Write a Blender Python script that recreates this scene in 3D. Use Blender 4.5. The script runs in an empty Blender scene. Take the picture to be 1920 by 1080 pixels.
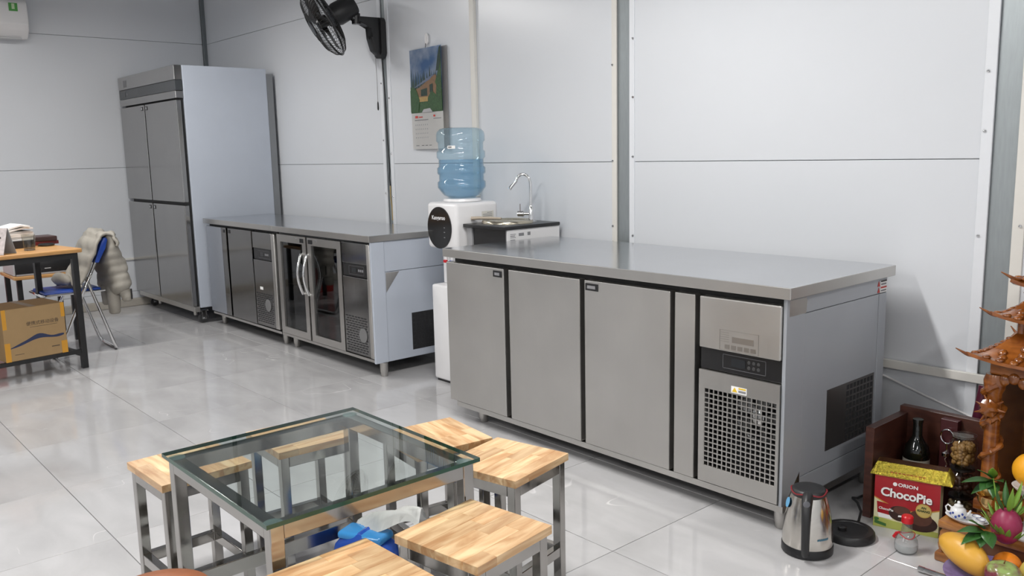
import bpy, bmesh, math, random
from mathutils import Vector, Matrix, Euler
random.seed(7)
S = bpy.context.scene
COL = S.collection
# ------------------------------------------------------------------ camera
F_PX, PITCH, ROLL, YAW, CAM_H = 1603.86, 0.1574, -0.0221, 0.8522, 1.2534
fw = Vector((-math.sin(YAW)*math.cos(PITCH), math.cos(YAW)*math.cos(PITCH), -math.sin(PITCH)))
rt = Vector((math.cos(YAW), math.sin(YAW), 0)); up = rt.cross(fw)
r2 = rt*math.cos(ROLL)+up*math.sin(ROLL); u2 = up*math.cos(ROLL)-rt*math.sin(ROLL)
cd = bpy.data.cameras.new('camera'); cd.sensor_width = 36; cd.lens = 36*F_PX/1920
cd.clip_start = 0.05
cam = bpy.data.objects.new('camera', cd); COL.objects.link(cam)
m = Matrix((r2, u2, -fw)).transposed().to_4x4(); m.translation = (0, 0, CAM_H)
cam.matrix_world = m; S.camera = cam
# ------------------------------------------------------------------ world, exposure
w = bpy.data.worlds.new('world'); S.world = w; w.use_nodes = True
w.node_tree.nodes['Background'].inputs[0].default_value = (.8, .85, .9, 1)
w.node_tree.nodes['Background'].inputs[1].default_value = 0.05
S.view_settings.view_transform = 'Standard'; S.view_settings.look = 'None'
S.view_settings.gamma = 1; S.view_settings.use_curve_mapping = False
S.view_settings.exposure = 0.0
LAMP_W = 43.5
LAMPS = [(-5.6, 1.3, .85), (-2.1, 1.5, 1.15), (.9, 1.5, .55), (-5.9, -1.05, .4), (-2.1, -1.0, 1.0), (.9, -1.0, .9), (-5.9, -3.15, .4), (-2.1, -3.3, .9), (.9, -3.3, .8)]   # x, y, relative output
S.cycles.use_denoising = True
S.cycles.max_bounces = 10; S.cycles.diffuse_bounces = 5; S.cycles.glossy_bounces = 5
S.cycles.transparent_max_bounces = 16; S.cycles.transmission_bounces = 8
S.cycles.sample_clamp_indirect = 4.0
S.cycles.caustics_reflective = False; S.cycles.caustics_refractive = False
CEIL = 3.35; LAMP_Z = 2.50
XW, YW, XR, YF = -7.75, 3.19, 2.6, -5.2     # left wall, back wall, right wall, wall behind the camera

# ------------------------------------------------------------------ materials
MATS = {}
def nodes(name):
    m = bpy.data.materials.new(name); m.use_nodes = True
    nt = m.node_tree; b = nt.nodes['Principled BSDF']; MATS[name] = m
    return m, nt, b
def rgb(c): return (c[0], c[1], c[2], 1)
def mat(name, col, rough=.5, metal=0, noise=0, nscale=30, spec=.5, bump=0, stretch=None, coat=0, emit=None, alpha=1, trans=0, sheen=0, var=0):
    if name in MATS: return MATS[name]
    m, nt, b = nodes(name); L = nt.links.new
    b.inputs['Base Color'].default_value = rgb(col); b.inputs['Roughness'].default_value = rough
    b.inputs['Metallic'].default_value = metal; b.inputs['Specular IOR Level'].default_value = spec
    b.inputs['Coat Weight'].default_value = coat; b.inputs['Transmission Weight'].default_value = trans
    if emit:
        b.inputs['Emission Color'].default_value = rgb(emit[0]); b.inputs['Emission Strength'].default_value = emit[1]
    tc = nt.nodes.new('ShaderNodeTexCoord'); mp = nt.nodes.new('ShaderNodeMapping')
    L(tc.outputs['Object'], mp.inputs['Vector'])
    if stretch: mp.inputs['Scale'].default_value = stretch
    n = nt.nodes.new('ShaderNodeTexNoise'); n.inputs['Scale'].default_value = nscale; n.inputs['Detail'].default_value = 4
    L(mp.outputs['Vector'], n.inputs['Vector'])
    mx = nt.nodes.new('ShaderNodeMix'); mx.data_type = 'RGBA'
    k = max(noise, .02)
    mx.inputs['A'].default_value = rgb([max(0, c*(1-k)) for c in col]); mx.inputs['B'].default_value = rgb([min(1, c*(1+k)) for c in col])
    L(n.outputs['Fac'], mx.inputs['Factor'])
    if var:
        oi = nt.nodes.new('ShaderNodeObjectInfo'); hs = nt.nodes.new('ShaderNodeHueSaturation')
        mr = nt.nodes.new('ShaderNodeMapRange'); mr.inputs['To Min'].default_value = 1-var; mr.inputs['To Max'].default_value = 1+var
        L(oi.outputs['Random'], mr.inputs['Value']); L(mr.outputs['Result'], hs.inputs['Value'])
        L(mx.outputs['Result'], hs.inputs['Color']); L(hs.outputs['Color'], b.inputs['Base Color'])
    else:
        L(mx.outputs['Result'], b.inputs['Base Color'])
    if bump:
        bp = nt.nodes.new('ShaderNodeBump'); bp.inputs['Strength'].default_value = bump; bp.inputs['Distance'].default_value = .002
        L(n.outputs['Fac'], bp.inputs['Height']); L(bp.outputs['Normal'], b.inputs['Normal'])
    return m
def steel(name, col, rough, stretch, rvar=.08, smudge=.06):
    m, nt, b = nodes(name); L = nt.links.new
    b.inputs['Metallic'].default_value = 1
    tc = nt.nodes.new('ShaderNodeTexCoord'); mp = nt.nodes.new('ShaderNodeMapping'); mp.inputs['Scale'].default_value = stretch
    L(tc.outputs['Object'], mp.inputs['Vector'])
    n = nt.nodes.new('ShaderNodeTexNoise'); n.inputs['Scale'].default_value = 1; n.inputs['Detail'].default_value = 5
    L(mp.outputs['Vector'], n.inputs['Vector'])
    n2 = nt.nodes.new('ShaderNodeTexNoise'); n2.inputs['Scale'].default_value = 5; n2.inputs['Detail'].default_value = 3
    L(tc.outputs['Object'], n2.inputs['Vector'])
    mr = nt.nodes.new('ShaderNodeMapRange'); mr.inputs['From Min'].default_value = .3; mr.inputs['From Max'].default_value = .7
    mr.inputs['To Min'].default_value = rough-rvar; mr.inputs['To Max'].default_value = rough+rvar
    ad = nt.nodes.new('ShaderNodeMath'); ad.operation = 'ADD'
    mm = nt.nodes.new('ShaderNodeMath'); mm.operation = 'MULTIPLY'; mm.inputs[1].default_value = smudge
    L(n2.outputs['Fac'], mm.inputs[0]); L(n.outputs['Fac'], mr.inputs['Value'])
    L(mr.outputs['Result'], ad.inputs[0]); L(mm.outputs[0], ad.inputs[1]); L(ad.outputs[0], b.inputs['Roughness'])
    mx = nt.nodes.new('ShaderNodeMix'); mx.data_type = 'RGBA'
    mx.inputs['A'].default_value = rgb([c*.9 for c in col]); mx.inputs['B'].default_value = rgb([min(1, c*1.08) for c in col])
    L(n2.outputs['Fac'], mx.inputs['Factor']); L(mx.outputs['Result'], b.inputs['Base Color'])
    return m
def clear(name, tint, ior=1.5, rough=.0, body=0, bodycol=(.6, .75, .85), boost=1.0):
    m = bpy.data.materials.new(name); m.use_nodes = True; nt = m.node_tree; nt.nodes.clear(); L = nt.links.new
    o = nt.nodes.new('ShaderNodeOutputMaterial'); tr = nt.nodes.new('ShaderNodeBsdfTransparent'); gl = nt.nodes.new('ShaderNodeBsdfGlossy')
    tr.inputs['Color'].default_value = rgb(tint); gl.inputs['Roughness'].default_value = rough
    # Schlick reflection from the angle to the surface, the same seen from either side
    lw = nt.nodes.new('ShaderNodeLayerWeight'); lw.inputs['Blend'].default_value = .5
    f0 = ((ior-1)/(ior+1))**2
    sub = nt.nodes.new('ShaderNodeMath'); sub.operation = 'POWER'; sub.inputs[1].default_value = 5
    L(lw.outputs['Facing'], sub.inputs[0])
    mr = nt.nodes.new('ShaderNodeMapRange'); mr.inputs['To Min'].default_value = min(.9, f0*boost); mr.inputs['To Max'].default_value = 1
    L(sub.outputs[0], mr.inputs['Value'])
    mx = nt.nodes.new('ShaderNodeMixShader'); L(mr.outputs['Result'], mx.inputs['Fac'])
    src = tr
    if body:
        df = nt.nodes.new('ShaderNodeBsdfDiffuse'); df.inputs['Color'].default_value = rgb(bodycol)
        tl = nt.nodes.new('ShaderNodeBsdfTranslucent'); tl.inputs['Color'].default_value = rgb(bodycol)
        dm = nt.nodes.new('ShaderNodeMixShader'); dm.inputs['Fac'].default_value = .5
        L(df.outputs[0], dm.inputs[1]); L(tl.outputs[0], dm.inputs[2])
        m2 = nt.nodes.new('ShaderNodeMixShader'); m2.inputs['Fac'].default_value = body
        L(tr.outputs[0], m2.inputs[1]); L(dm.outputs[0], m2.inputs[2]); src = m2
    L(src.outputs[0], mx.inputs[1]); L(gl.outputs[0], mx.inputs[2]); L(mx.outputs[0], o.inputs['Surface'])
    MATS[name] = m; return m
def wood(name, c1, c2, scale=8, axis=(1, 14, 14), rough=.38, var=.12, coat=.2):
    m, nt, b = nodes(name); L = nt.links.new
    tc = nt.nodes.new('ShaderNodeTexCoord'); mp = nt.nodes.new('ShaderNodeMapping'); mp.inputs['Scale'].default_value = axis
    oi = nt.nodes.new('ShaderNodeObjectInfo'); va = nt.nodes.new('ShaderNodeVectorMath'); va.operation = 'ADD'
    sc = nt.nodes.new('ShaderNodeMath'); sc.operation = 'MULTIPLY'; sc.inputs[1].default_value = 37
    L(oi.outputs['Random'], sc.inputs[0]); L(tc.outputs['Object'], va.inputs[0]); L(sc.outputs[0], va.inputs[1])
    L(va.outputs[0], mp.inputs['Vector'])
    n = nt.nodes.new('ShaderNodeTexNoise'); n.inputs['Scale'].default_value = scale; n.inputs['Detail'].default_value = 6; n.inputs['Distortion'].default_value = .6
    L(mp.outputs['Vector'], n.inputs['Vector'])
    cr = nt.nodes.new('ShaderNodeValToRGB'); cr.color_ramp.elements[0].position = .36; cr.color_ramp.elements[1].position = .66
    cr.color_ramp.elements[0].color = rgb(c1); cr.color_ramp.elements[1].color = rgb(c2)
    L(n.outputs['Fac'], cr.inputs['Fac'])
    hs = nt.nodes.new('ShaderNodeHueSaturation'); mr = nt.nodes.new('ShaderNodeMapRange')
    mr.inputs['To Min'].default_value = 1-var; mr.inputs['To Max'].default_value = 1+var
    L(oi.outputs['Random'], mr.inputs['Value']); L(mr.outputs['Result'], hs.inputs['Value']); L(cr.outputs['Color'], hs.inputs['Color'])
    L(hs.outputs['Color'], b.inputs['Base Color']); b.inputs['Roughness'].default_value = rough; b.inputs['Coat Weight'].default_value = coat
    b.inputs['Coat Roughness'].default_value = .2
    bp = nt.nodes.new('ShaderNodeBump'); bp.inputs['Strength'].default_value = .08; bp.inputs['Distance'].default_value = .001
    L(n.outputs['Fac'], bp.inputs['Height']); L(bp.outputs['Normal'], b.inputs['Normal'])
    return m
def marble(name):
    m, nt, b = nodes(name); L = nt.links.new
    geo = nt.nodes.new('ShaderNodeNewGeometry'); oi = nt.nodes.new('ShaderNodeObjectInfo')
    sc = nt.nodes.new('ShaderNodeMath'); sc.operation = 'MULTIPLY'; sc.inputs[1].default_value = 23
    L(oi.outputs['Random'], sc.inputs[0])
    va = nt.nodes.new('ShaderNodeVectorMath'); va.operation = 'ADD'
    L(geo.outputs['Position'], va.inputs[0]); L(sc.outputs[0], va.inputs[1])
    mp = nt.nodes.new('ShaderNodeMapping'); mp.inputs['Scale'].default_value = (1, 2.2, 1); mp.inputs['Rotation'].default_value = (0, 0, .5)
    L(va.outputs[0], mp.inputs['Vector'])
    n = nt.nodes.new('ShaderNodeTexNoise'); n.inputs['Scale'].default_value = 2.6; n.inputs['Detail'].default_value = 8; n.inputs['Distortion'].default_value = .5
    L(mp.outputs['Vector'], n.inputs['Vector'])
    cr = nt.nodes.new('ShaderNodeValToRGB'); e = cr.color_ramp.elements
    e[0].position = .3; e[0].color = (.465, .458, .46, 1); e[1].position = .72; e[1].color = (.59, .582, .585, 1)
    L(n.outputs['Fac'], cr.inputs['Fac'])
    # thin white veins
    n2 = nt.nodes.new('ShaderNodeTexNoise'); n2.inputs['Scale'].default_value = 1.7; n2.inputs['Detail'].default_value = 3; n2.inputs['Distortion'].default_value = .5
    L(va.outputs[0], n2.inputs['Vector'])
    s = nt.nodes.new('ShaderNodeMath'); s.operation = 'SUBTRACT'; s.inputs[1].default_value = .5; L(n2.outputs['Fac'], s.inputs[0])
    ab = nt.nodes.new('ShaderNodeMath'); ab.operation = 'ABSOLUTE'; L(s.outputs[0], ab.inputs[0])
    mr = nt.nodes.new('ShaderNodeMapRange'); mr.inputs['From Min'].default_value = 0; mr.inputs['From Max'].default_value = .0032
    mr.inputs['To Min'].default_value = 1; mr.inputs['To Max'].default_value = 0; L(ab.outputs[0], mr.inputs['Value'])
    n3 = nt.nodes.new('ShaderNodeTexNoise'); n3.inputs['Scale'].default_value = 3.1; L(va.outputs[0], n3.inputs['Vector'])
    gt = nt.nodes.new('ShaderNodeMapRange'); gt.inputs['From Min'].default_value = .54; gt.inputs['From Max'].default_value = .66; L(n3.outputs['Fac'], gt.inputs['Value'])
    mu = nt.nodes.new('ShaderNodeMath'); mu.operation = 'MULTIPLY'; L(mr.outputs['Result'], mu.inputs[0]); L(gt.outputs['Result'], mu.inputs[1])
    mx = nt.nodes.new('ShaderNodeMix'); mx.data_type = 'RGBA'; mx.inputs['B'].default_value = (.8, .79, .78, 1)
    L(mu.outputs[0], mx.inputs['Factor']); L(cr.outputs['Color'], mx.inputs['A'])
    hs = nt.nodes.new('ShaderNodeHueSaturation'); r = nt.nodes.new('ShaderNodeMapRange'); r.inputs['To Min'].default_value = .98; r.inputs['To Max'].default_value = 1.02
    L(oi.outputs['Random'], r.inputs['Value']); L(r.outputs['Result'], hs.inputs['Value']); L(mx.outputs['Result'], hs.inputs['Color'])
    L(hs.outputs['Color'], b.inputs['Base Color']); b.inputs['Roughness'].default_value = .09; b.inputs['Specular IOR Level'].default_value = .6
    return m

STEEL = steel('steel_brushed', (.56, .545, .52), .30, (3, 3, 160), .02, .05)
STEELV = steel('steel_brushed_upright', (.56, .545, .52), .33, (160, 160, 3), .02, .13)
STEELTOP = steel('steel_worktop', (.62, .63, .65), .16, (4, 200, 4), .03, .05)
STEELD = steel('steel_polished', (.38, .375, .37), .15, (160, 160, 4), .02, .04)
STEELM = steel('steel_mirror_darkened', (.25, .245, .24), .10, (160, 160, 4), .02, .04)  # base colour darkened to stand in for reflections of dark furniture not modelled
TUBE = steel('steel_tube', (.40, .385, .365), .09, (40, 40, 8), .04, .06)
CHROME = steel('chrome', (.78, .78, .78), .07, (10, 10, 10), .02, .03)
FILM = mat('protective_film', (.49, .53, .60), .33, 0, .04, 6, .5)
FILMG = mat('protective_film_grey', (.40, .42, .45), .32, .25, .04, 6, .5)
WALL = mat('wall_panel', (.685, .705, .735), .26, 0, .012, 2.0, .5)
WALLW = mat('white_flashing', (.76, .78, .81), .35)
BEIGE = mat('beige_trim', (.74, .72, .67), .45)
GALV = mat('galvanised_steel', (.33, .36, .37), .42, .6, .12, 14, .5, stretch=(8, 8, 1))
DARKTRIM = mat('dark_grey_trim', (.16, .18, .19), .4)
CEILM = mat('ceiling_grey', (.34, .35, .36), .7)
BASEM = mat('curb_beige', (.42, .39, .34), .6, 0, .15, 20)
GROUT = mat('grout', (.16, .155, .15), .7)
MARBLE = marble('marble_tile')
BLACK = mat('black_plastic', (.012, .012, .013), .3)
BLACKM = mat('black_matte', (.014, .014, .015), .6)
BLACKP = mat('black_paint', (.016, .016, .017), .42)
GASKET = mat('black_gasket', (.012, .012, .012), .55)
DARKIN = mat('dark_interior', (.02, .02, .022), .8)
WHITE = mat('white_plastic', (.80, .79, .79), .3)
PAPER = mat('paper_white', (.88, .87, .85), .7)
SCREEN = mat('display_dark', (.02, .022, .025), .15)
PRINTG = mat('print_grey', (.22, .22, .23), .6)
PRINTB = mat('print_black', (.03, .03, .03), .6)
PRINTR = mat('print_red', (.5, .05, .04), .6)
YEL = mat('print_yellow', (.75, .5, .03), .5)
BLUEP = mat('blue_plastic', (.02, .075, .42), .35)
OAK = wood('rubberwood', (.47, .25, .105), (.74, .53, .30), 5, (1.2, 7, 7), .36, .17)
DESKW = wood('desk_laminate', (.50, .25, .085), (.60, .33, .12), 4, (6, 1, 6), .4, .04, .1)
CARVED = wood('carved_wood', (.17, .045, .007), (.30, .095, .015), 9, (2, 2, 6), .22, .1, .6)
CARVEDD = wood('carved_wood_dark', (.10, .035, .010), (.20, .075, .02), 9, (2, 2, 6), .25, .1, .5)
ALTARW = wood('altar_wood', (.24, .085, .02), (.42, .18, .05), 6, (2, 8, 8), .22, .08, .6)
CRATEW = wood('crate_veneer', (.055, .017, .011), (.085, .028, .018), 5, (2, 2, 8), .35, .05, .2)
LEATHER = mat('brown_leather', (.27, .085, .028), .38, 0, .15, 40, .5, .2)
CARD = mat('cardboard', (.36, .235, .11), .75, 0, .06, 20)
TAPE = mat('orange_tape', (.62, .30, .03), .35)
JACKET = mat('jacket_fabric', (.36, .335, .29), .55, 0, .08, 60, .4, .3)
GLASS = clear('table_glass', (.92, .96, .945), 1.52, 0, 0)
GLASSEDGE = mat('glass_edge_green', (.008, .06, .035), .12, 0, .1, 20, .7)
PAD = clear('clear_pad', (.75, .85, .84), 1.5, .1, .25, (.55, .65, .65))
DOORGLASS = clear('door_glass', (.30, .32, .33), 1.5, .02, 0, boost=2.2)
JARGLASS = clear('jar_glass', (.9, .9, .88), 1.5, 0, 0)
BOTTLEPET = clear('bottle_pet', (.80, .90, .95), 1.45, .04, .10, (.50, .68, .80), 1.6)
WATER = clear('bottle_water', (.78, .89, .96), 1.33, .02, .08, (.28, .52, .80), 1.5)
GOLD = mat('gold_foil', (.88, .60, .08), .22, .95, .45, 120, .6, 1.0)
for _n in GOLD.node_tree.nodes:
    if _n.type == 'BUMP': _n.inputs['Distance'].default_value = .012
BRASS = mat('brass', (.75, .5, .2), .18, 1, .1, 20)
RED = mat('choco_red', (.36, .012, .018), .3)
CREAM = mat('choco_cream', (.72, .68, .42), .35, 0, .1, 8)
REDCAP = mat('red_cap', (.55, .012, .02), .3)
GREEN = mat('leaf_green', (.035, .115, .022), .35, 0, .35, 25)
GREEN2 = mat('leaf_light', (.18, .33, .04), .4, 0, .3, 25)
WINE = mat('wine_glass_dark', (.004, .006, .005), .06, 0, .1, 10, .7)
SALT = mat('salt_white', (.62, .62, .62), .6, 0, .1, 60)
PORC = mat('porcelain', (.80, .80, .80), .12, 0, .02, 10, .6)
BLUEPAINT = mat('blue_glaze', (.03, .06, .28), .15)

# ------------------------------------------------------------------ geometry helpers
def new(): return bmesh.new()
def box(bm, x0, x1, y0, y1, z0, z1):
    v = [bm.verts.new(p) for p in ((x0, y0, z0), (x1, y0, z0), (x1, y1, z0), (x0, y1, z0), (x0, y0, z1), (x1, y0, z1), (x1, y1, z1), (x0, y1, z1))]
    fs = [bm.faces.new([v[i] for i in q]) for q in ((0, 3, 2, 1), (4, 5, 6, 7), (0, 1, 5, 4), (1, 2, 6, 5), (2, 3, 7, 6), (3, 0, 4, 7))]
    return fs
def bev(bm, w, seg=2):
    bmesh.ops.bevel(bm, geom=list(bm.edges), offset=w, segments=seg, affect='EDGES', profile=.5, clamp_overlap=True)
    return bm
def bbox(x0, x1, y0, y1, z0, z1, b=0, seg=2):
    bm = new(); box(bm, x0, x1, y0, y1, z0, z1)
    if b: bev(bm, b, seg)
    return bm
def lathe(prof, seg=32, c=(0, 0, 0), bm=None, cap=True):
    bm = bm or new(); rings = []
    for r, z in prof:
        if r < 1e-6: rings.append([bm.verts.new((c[0], c[1], c[2]+z))])
        else: rings.append([bm.verts.new((c[0]+r*math.cos(2*math.pi*i/seg), c[1]+r*math.sin(2*math.pi*i/seg), c[2]+z)) for i in range(seg)])
    for a, b in zip(rings, rings[1:]):
        for i in range(seg):
            j = (i+1) % seg
            if len(a) == 1 and len(b) == 1: continue
            if len(a) == 1: bm.faces.new((a[0], b[i], b[j])) if False else bm.faces.new((a[0], b[j], b[i]))
            elif len(b) == 1: bm.faces.new((a[i], a[j], b[0]))
            else: bm.faces.new((a[i], a[j], b[j], b[i]))
    if cap:
        for rg, rev in ((rings[0], True), (rings[-1], False)):
            if len(rg) > 2: bm.faces.new(rg[::-1] if rev else rg)
    return bm
def tube(bm, pts, r, seg=10, closed=False, cap=True):
    pts = [Vector(p) for p in pts]; n = len(pts); rings = []; prev = None
    for i, p in enumerate(pts):
        if closed: t = (pts[(i+1) % n]-pts[i-1]).normalized()
        else: t = (pts[min(i+1, n-1)]-pts[max(i-1, 0)]).normalized()
        if prev is None:
            a = Vector((0, 0, 1)) if abs(t.z) < .9 else Vector((1, 0, 0)); u = t.cross(a).normalized()
        else:
            u = (prev-t*prev.dot(t)).normalized()
        prev = u; v = t.cross(u); rr = r[i] if isinstance(r, (list, tuple)) else r
        rings.append([bm.verts.new(p+u*rr*math.cos(2*math.pi*k/seg)+v*rr*math.sin(2*math.pi*k/seg)) for k in range(seg)])
    for a, b in zip(rings, rings[1:]+([rings[0]] if closed else [])):
        for i in range(seg):
            j = (i+1) % seg; bm.faces.new((a[i], a[j], b[j], b[i]))
    if cap and not closed:
        bm.faces.new(rings[0][::-1]); bm.faces.new(rings[-1])
    return bm
def cyl(bm, p0, p1, r, seg=16): return tube(bm, [p0, p1], r, seg)
def prism(bm, poly, axis, a, b):
    """extrude a 2D polygon along an axis: 'x' poly=(y,z), 'y' poly=(x,z), 'z' poly=(x,y)"""
    def P(q, t): return (t, q[0], q[1]) if axis == 'x' else ((q[0], t, q[1]) if axis == 'y' else (q[0], q[1], t))
    A = [bm.verts.new(P(q, a)) for q in poly]; B = [bm.verts.new(P(q, b)) for q in poly]
    n = len(poly)
    for i in range(n):
        j = (i+1) % n; bm.faces.new((A[i], A[j], B[j], B[i]))
    bm.faces.new(A[::-1]); bm.faces.new(B)
    return bm
def ellipsoid(bm, c, r, seg=24, rings=14, fn=None):
    n0 = len(bm.verts)
    g = bmesh.ops.create_uvsphere(bm, u_segments=seg, v_segments=rings, radius=1)
    for v in g['verts']:
        p = v.co.copy()
        q = Vector((p.x*r[0], p.y*r[1], p.z*r[2]))
        if fn: q = fn(p, q)
        v.co = Vector(c)+q
    return bm
def rrect(x0, x1, z0, z1, r, n=6):
    pts = []
    for cx, cz, a0 in ((x1-r, z1-r, 0), (x0+r, z1-r, 90), (x0+r, z0+r, 180), (x1-r, z0+r, 270)):
        for i in range(n+1):
            a = math.radians(a0+90*i/n); pts.append((cx+r*math.cos(a), cz+r*math.sin(a)))
    return pts
def obj(name, bm, material, parent=None, smooth=False, kind=None, label=None, mats=None, angle=40):
    me = bpy.data.meshes.new(name)
    bmesh.ops.recalc_face_normals(bm, faces=list(bm.faces))
    bm.to_mesh(me); bm.free()
    o = bpy.data.objects.new(name, me); COL.objects.link(o)
    for mm in (mats or [material]): me.materials.append(mm)
    if smooth and angle != 30:      # angle 30: flat panels and tubes keep flat faces
        for p in me.polygons: p.use_smooth = True
        if angle: me.set_sharp_from_angle(angle=math.radians(angle))
    if parent is not None: attach(o, parent)
    if kind: o['kind'] = kind
    if label: o['label'] = label
    return o
def attach(o, parent):
    o.parent = parent
    if parent.get('wl') is not None:      # parts modelled in room coordinates
        o.matrix_parent_inverse = Matrix.Translation(-Vector(parent['wl']))
    return o
def thing(name, label, cat, loc=(0, 0, 0), rz=0, group=None, local=False):
    o = bpy.data.objects.new(name, None); COL.objects.link(o); o.location = loc; o.rotation_euler = (0, 0, rz)
    o.empty_display_size = .05
    o['label'] = label; o['category'] = cat
    if group: o['group'] = group
    if not local: o['wl'] = list(loc)
    return o
def tag(o, label, cat, group=None):
    o['label'] = label; o['category'] = cat
    if group: o['group'] = group
    return o
def sub(name, bm, m, part, **k):
    """a sub-part of a part whose own origin is at the thing's empty"""
    o = obj(name, bm, m, None, **k); o.parent = part
    return o
def copy_tree(o, parent=None):
    c = o.copy(); COL.objects.link(c)
    if parent is not None: c.parent = parent
    for ch in [x for x in bpy.data.objects if x.parent == o]: copy_tree(ch, c)
    return c
def text(name, body, size, m, origin, right, upv, parent=None, spacing=1.0, bold=0.0, align='CENTER', xs=1.0, ext=.0003, part=None):
    c = bpy.data.curves.new(name, 'FONT'); c.body = body; c.size = size; c.extrude = ext; c.offset = bold
    c.align_x = align; c.align_y = 'CENTER'; c.space_character = spacing; c.resolution_u = 3
    t = bpy.data.objects.new(name, c); COL.objects.link(t)
    bpy.context.view_layer.update()
    me = bpy.data.meshes.new_from_object(t.evaluated_get(bpy.context.evaluated_depsgraph_get()))
    bpy.data.objects.remove(t); bpy.data.curves.remove(c)
    r = Vector(right).normalized(); u = Vector(upv).normalized(); n = r.cross(u)
    M = Matrix((r*xs, u, n)).transposed().to_4x4(); M.translation = Vector(origin); me.transform(M)
    me.materials.clear(); me.materials.append(m); me.name = name
    o = bpy.data.objects.new(name, me); COL.objects.link(o)
    if parent is not None: attach(o, parent)
    elif part is not None: o.parent = part
    return o
def quad(bm, pts): return bm.faces.new([bm.verts.new(p) for p in pts])
def card(x0, x1, y, z0, z1, t=.0006):
    """thin printed label on a face that looks to -y"""
    bm = new(); box(bm, x0, x1, y-t, y, z0, z1); return bm

# ================================================================== ROOM
def structure(name, bm, m, **k):
    o = obj(name, bm, m, **k); o['kind'] = 'structure'; return o
floor = structure('floor', bbox(XW-.1, XR+.1, YF-.1, YW+.1, -.10, -.004), GROUT)
TX, TY, X0, Y0 = .61, .566, -1.716, 1.90
tiles = {}
i0 = math.floor((XW-X0)/TX); i1 = math.ceil((XR-X0)/TX); j0 = math.floor((YF-Y0)/TY); j1 = math.ceil((YW-Y0)/TY)
for i in range(i0, i1):
    for j in range(j0, j1):
        a = max(X0+i*TX, XW)+.0012; b = min(X0+(i+1)*TX, XR)-.0012; c = max(Y0+j*TY, YF)+.0012; d = min(Y0+(j+1)*TY, YW)-.0012
        if b-a < .02 or d-c < .02: continue
        key = (round(b-a, 3), round(d-c, 3))
        if key not in tiles:
            bm = bbox(-(b-a)/2, (b-a)/2, -(d-c)/2, (d-c)/2, -.0045, 0, .0008, 1)
            me = bpy.data.meshes.new('tile'); bm.to_mesh(me); bm.free(); me.materials.append(MARBLE); tiles[key] = me
        t = bpy.data.objects.new('tile', tiles[key]); COL.objects.link(t); t.location = ((a+b)/2, (c+d)/2, 0); t.parent = floor
ceiling = structure('ceiling', bbox(XW-.1, XR+.1, YF-.1, YW+.1, CEIL, CEIL+.1), CEILM)
wall_back = structure('wall_back', bbox(XW-.1, XR+.1, YW+.012, YW+.12, 0, CEIL), DARKTRIM)
ROWS = [(0, .125), (.125, 1.195), (1.195, 2.265), (2.265, CEIL)]
def wp(x0, x1, y0, y1, parent, m=WALL, name='panel', b=.002):
    for z0, z1 in ROWS:
        obj(name, bbox(x0, x1, y0, y1, z0+.0012, z1-.0012, b, 1), m, parent)
BAYS = [(XW, -4.905), (-4.812, -2.860), (-2.745, -1.153), (-1.035, XR)]
for a, b in BAYS: wp(a, b, YW, YW+.014, wall_back)
for a, b in ((-4.905, -4.812), (-2.860, -2.745), (-1.153, -1.035)):
    obj('steel_column', bbox(a-.01, b+.01, YW+.006, YW+.02, 0, CEIL, .001, 1), GALV, wall_back)
def strip(x0, x1, m, z0=0):
    o = obj('flashing_strip', bbox(x0, x1, YW-.006, YW+.004, z0, CEIL-.002, .0015, 1), m, wall_back); return o
for a, b, m in ((-4.925, -4.890, WALLW), (-4.836, -4.800, WALLW), (-2.873, -2.842, BEIGE), (-2.761, -2.731, WALLW), (-1.176, -1.138, WALLW), (-1.058, -1.020, BEIGE)):
    strip(a, b, m)
scr = lathe([(0, -.004), (.006, -.004), (.006, -.001), (.0035, .003), (0, .004)], 10); scr.transform(Matrix.Rotation(math.pi/2, 4, 'X'))
scr_me = bpy.data.meshes.new('screw'); scr.to_mesh(scr_me); scr.free(); scr_me.materials.append(CHROME)
for x, zs in ((-4.905, (1.72, 1.35, 1.0)), (-4.818, (1.62, 1.26, .98)), (-2.867, (1.66, 1.20, .88, .80)), (-2.737, (1.77, 1.50, 1.22, .84)), (-1.164, (1.49, 1.29, .93)), (-1.033, (1.35, .97, 1.7))):
    for z in zs:
        o = bpy.data.objects.new('screw', scr_me); COL.objects.link(o); o.location = (x, YW-.009, z); o.parent = wall_back
obj('conduit', bbox(-3.945, -3.905, YW-.022, YW, 1.0, CEIL-.002, .003), BEIGE, wall_back)
trim_1 = structure('trim_1', bbox(XW+.02, XR, YW-.024, YW-.0065, .408, .440, .002), BEIGE)
wall_left = structure('wall_left', bbox(XW-.12, XW-.012, YF-.1, YW+.1, 0, CEIL), DARKTRIM)
for a, b in ((YF, -1.4), (-1.4, YW-.03)):
    for z0, z1 in ROWS:
        obj('panel', bbox(XW-.014, XW, a+.001, b-.001, z0+.0012, z1-.0012, .002, 1), WALL, wall_left)
obj('corner_trim', bbox(XW-.002, XW+.03, YW-.03, YW, 0, CEIL-.002, .002), DARKTRIM, wall_left)
trim_2 = structure('trim_2', bbox(XW, XW+.018, -1.4, YW-.05, .402, .420, .002), BEIGE)
baseboard_left = structure('baseboard_left', bbox(XW, XW+.04, YF, YW-.031, .0, .066, .006), BASEM)
wall_right = structure('wall_right', bbox(XR, XR+.1, YF-.1, YW+.1, 0, CEIL), WALL)
wall_front = structure('wall_front', bbox(XW-.1, XR+.1, YF-.1, YF, 0, CEIL), WALL)
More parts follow.
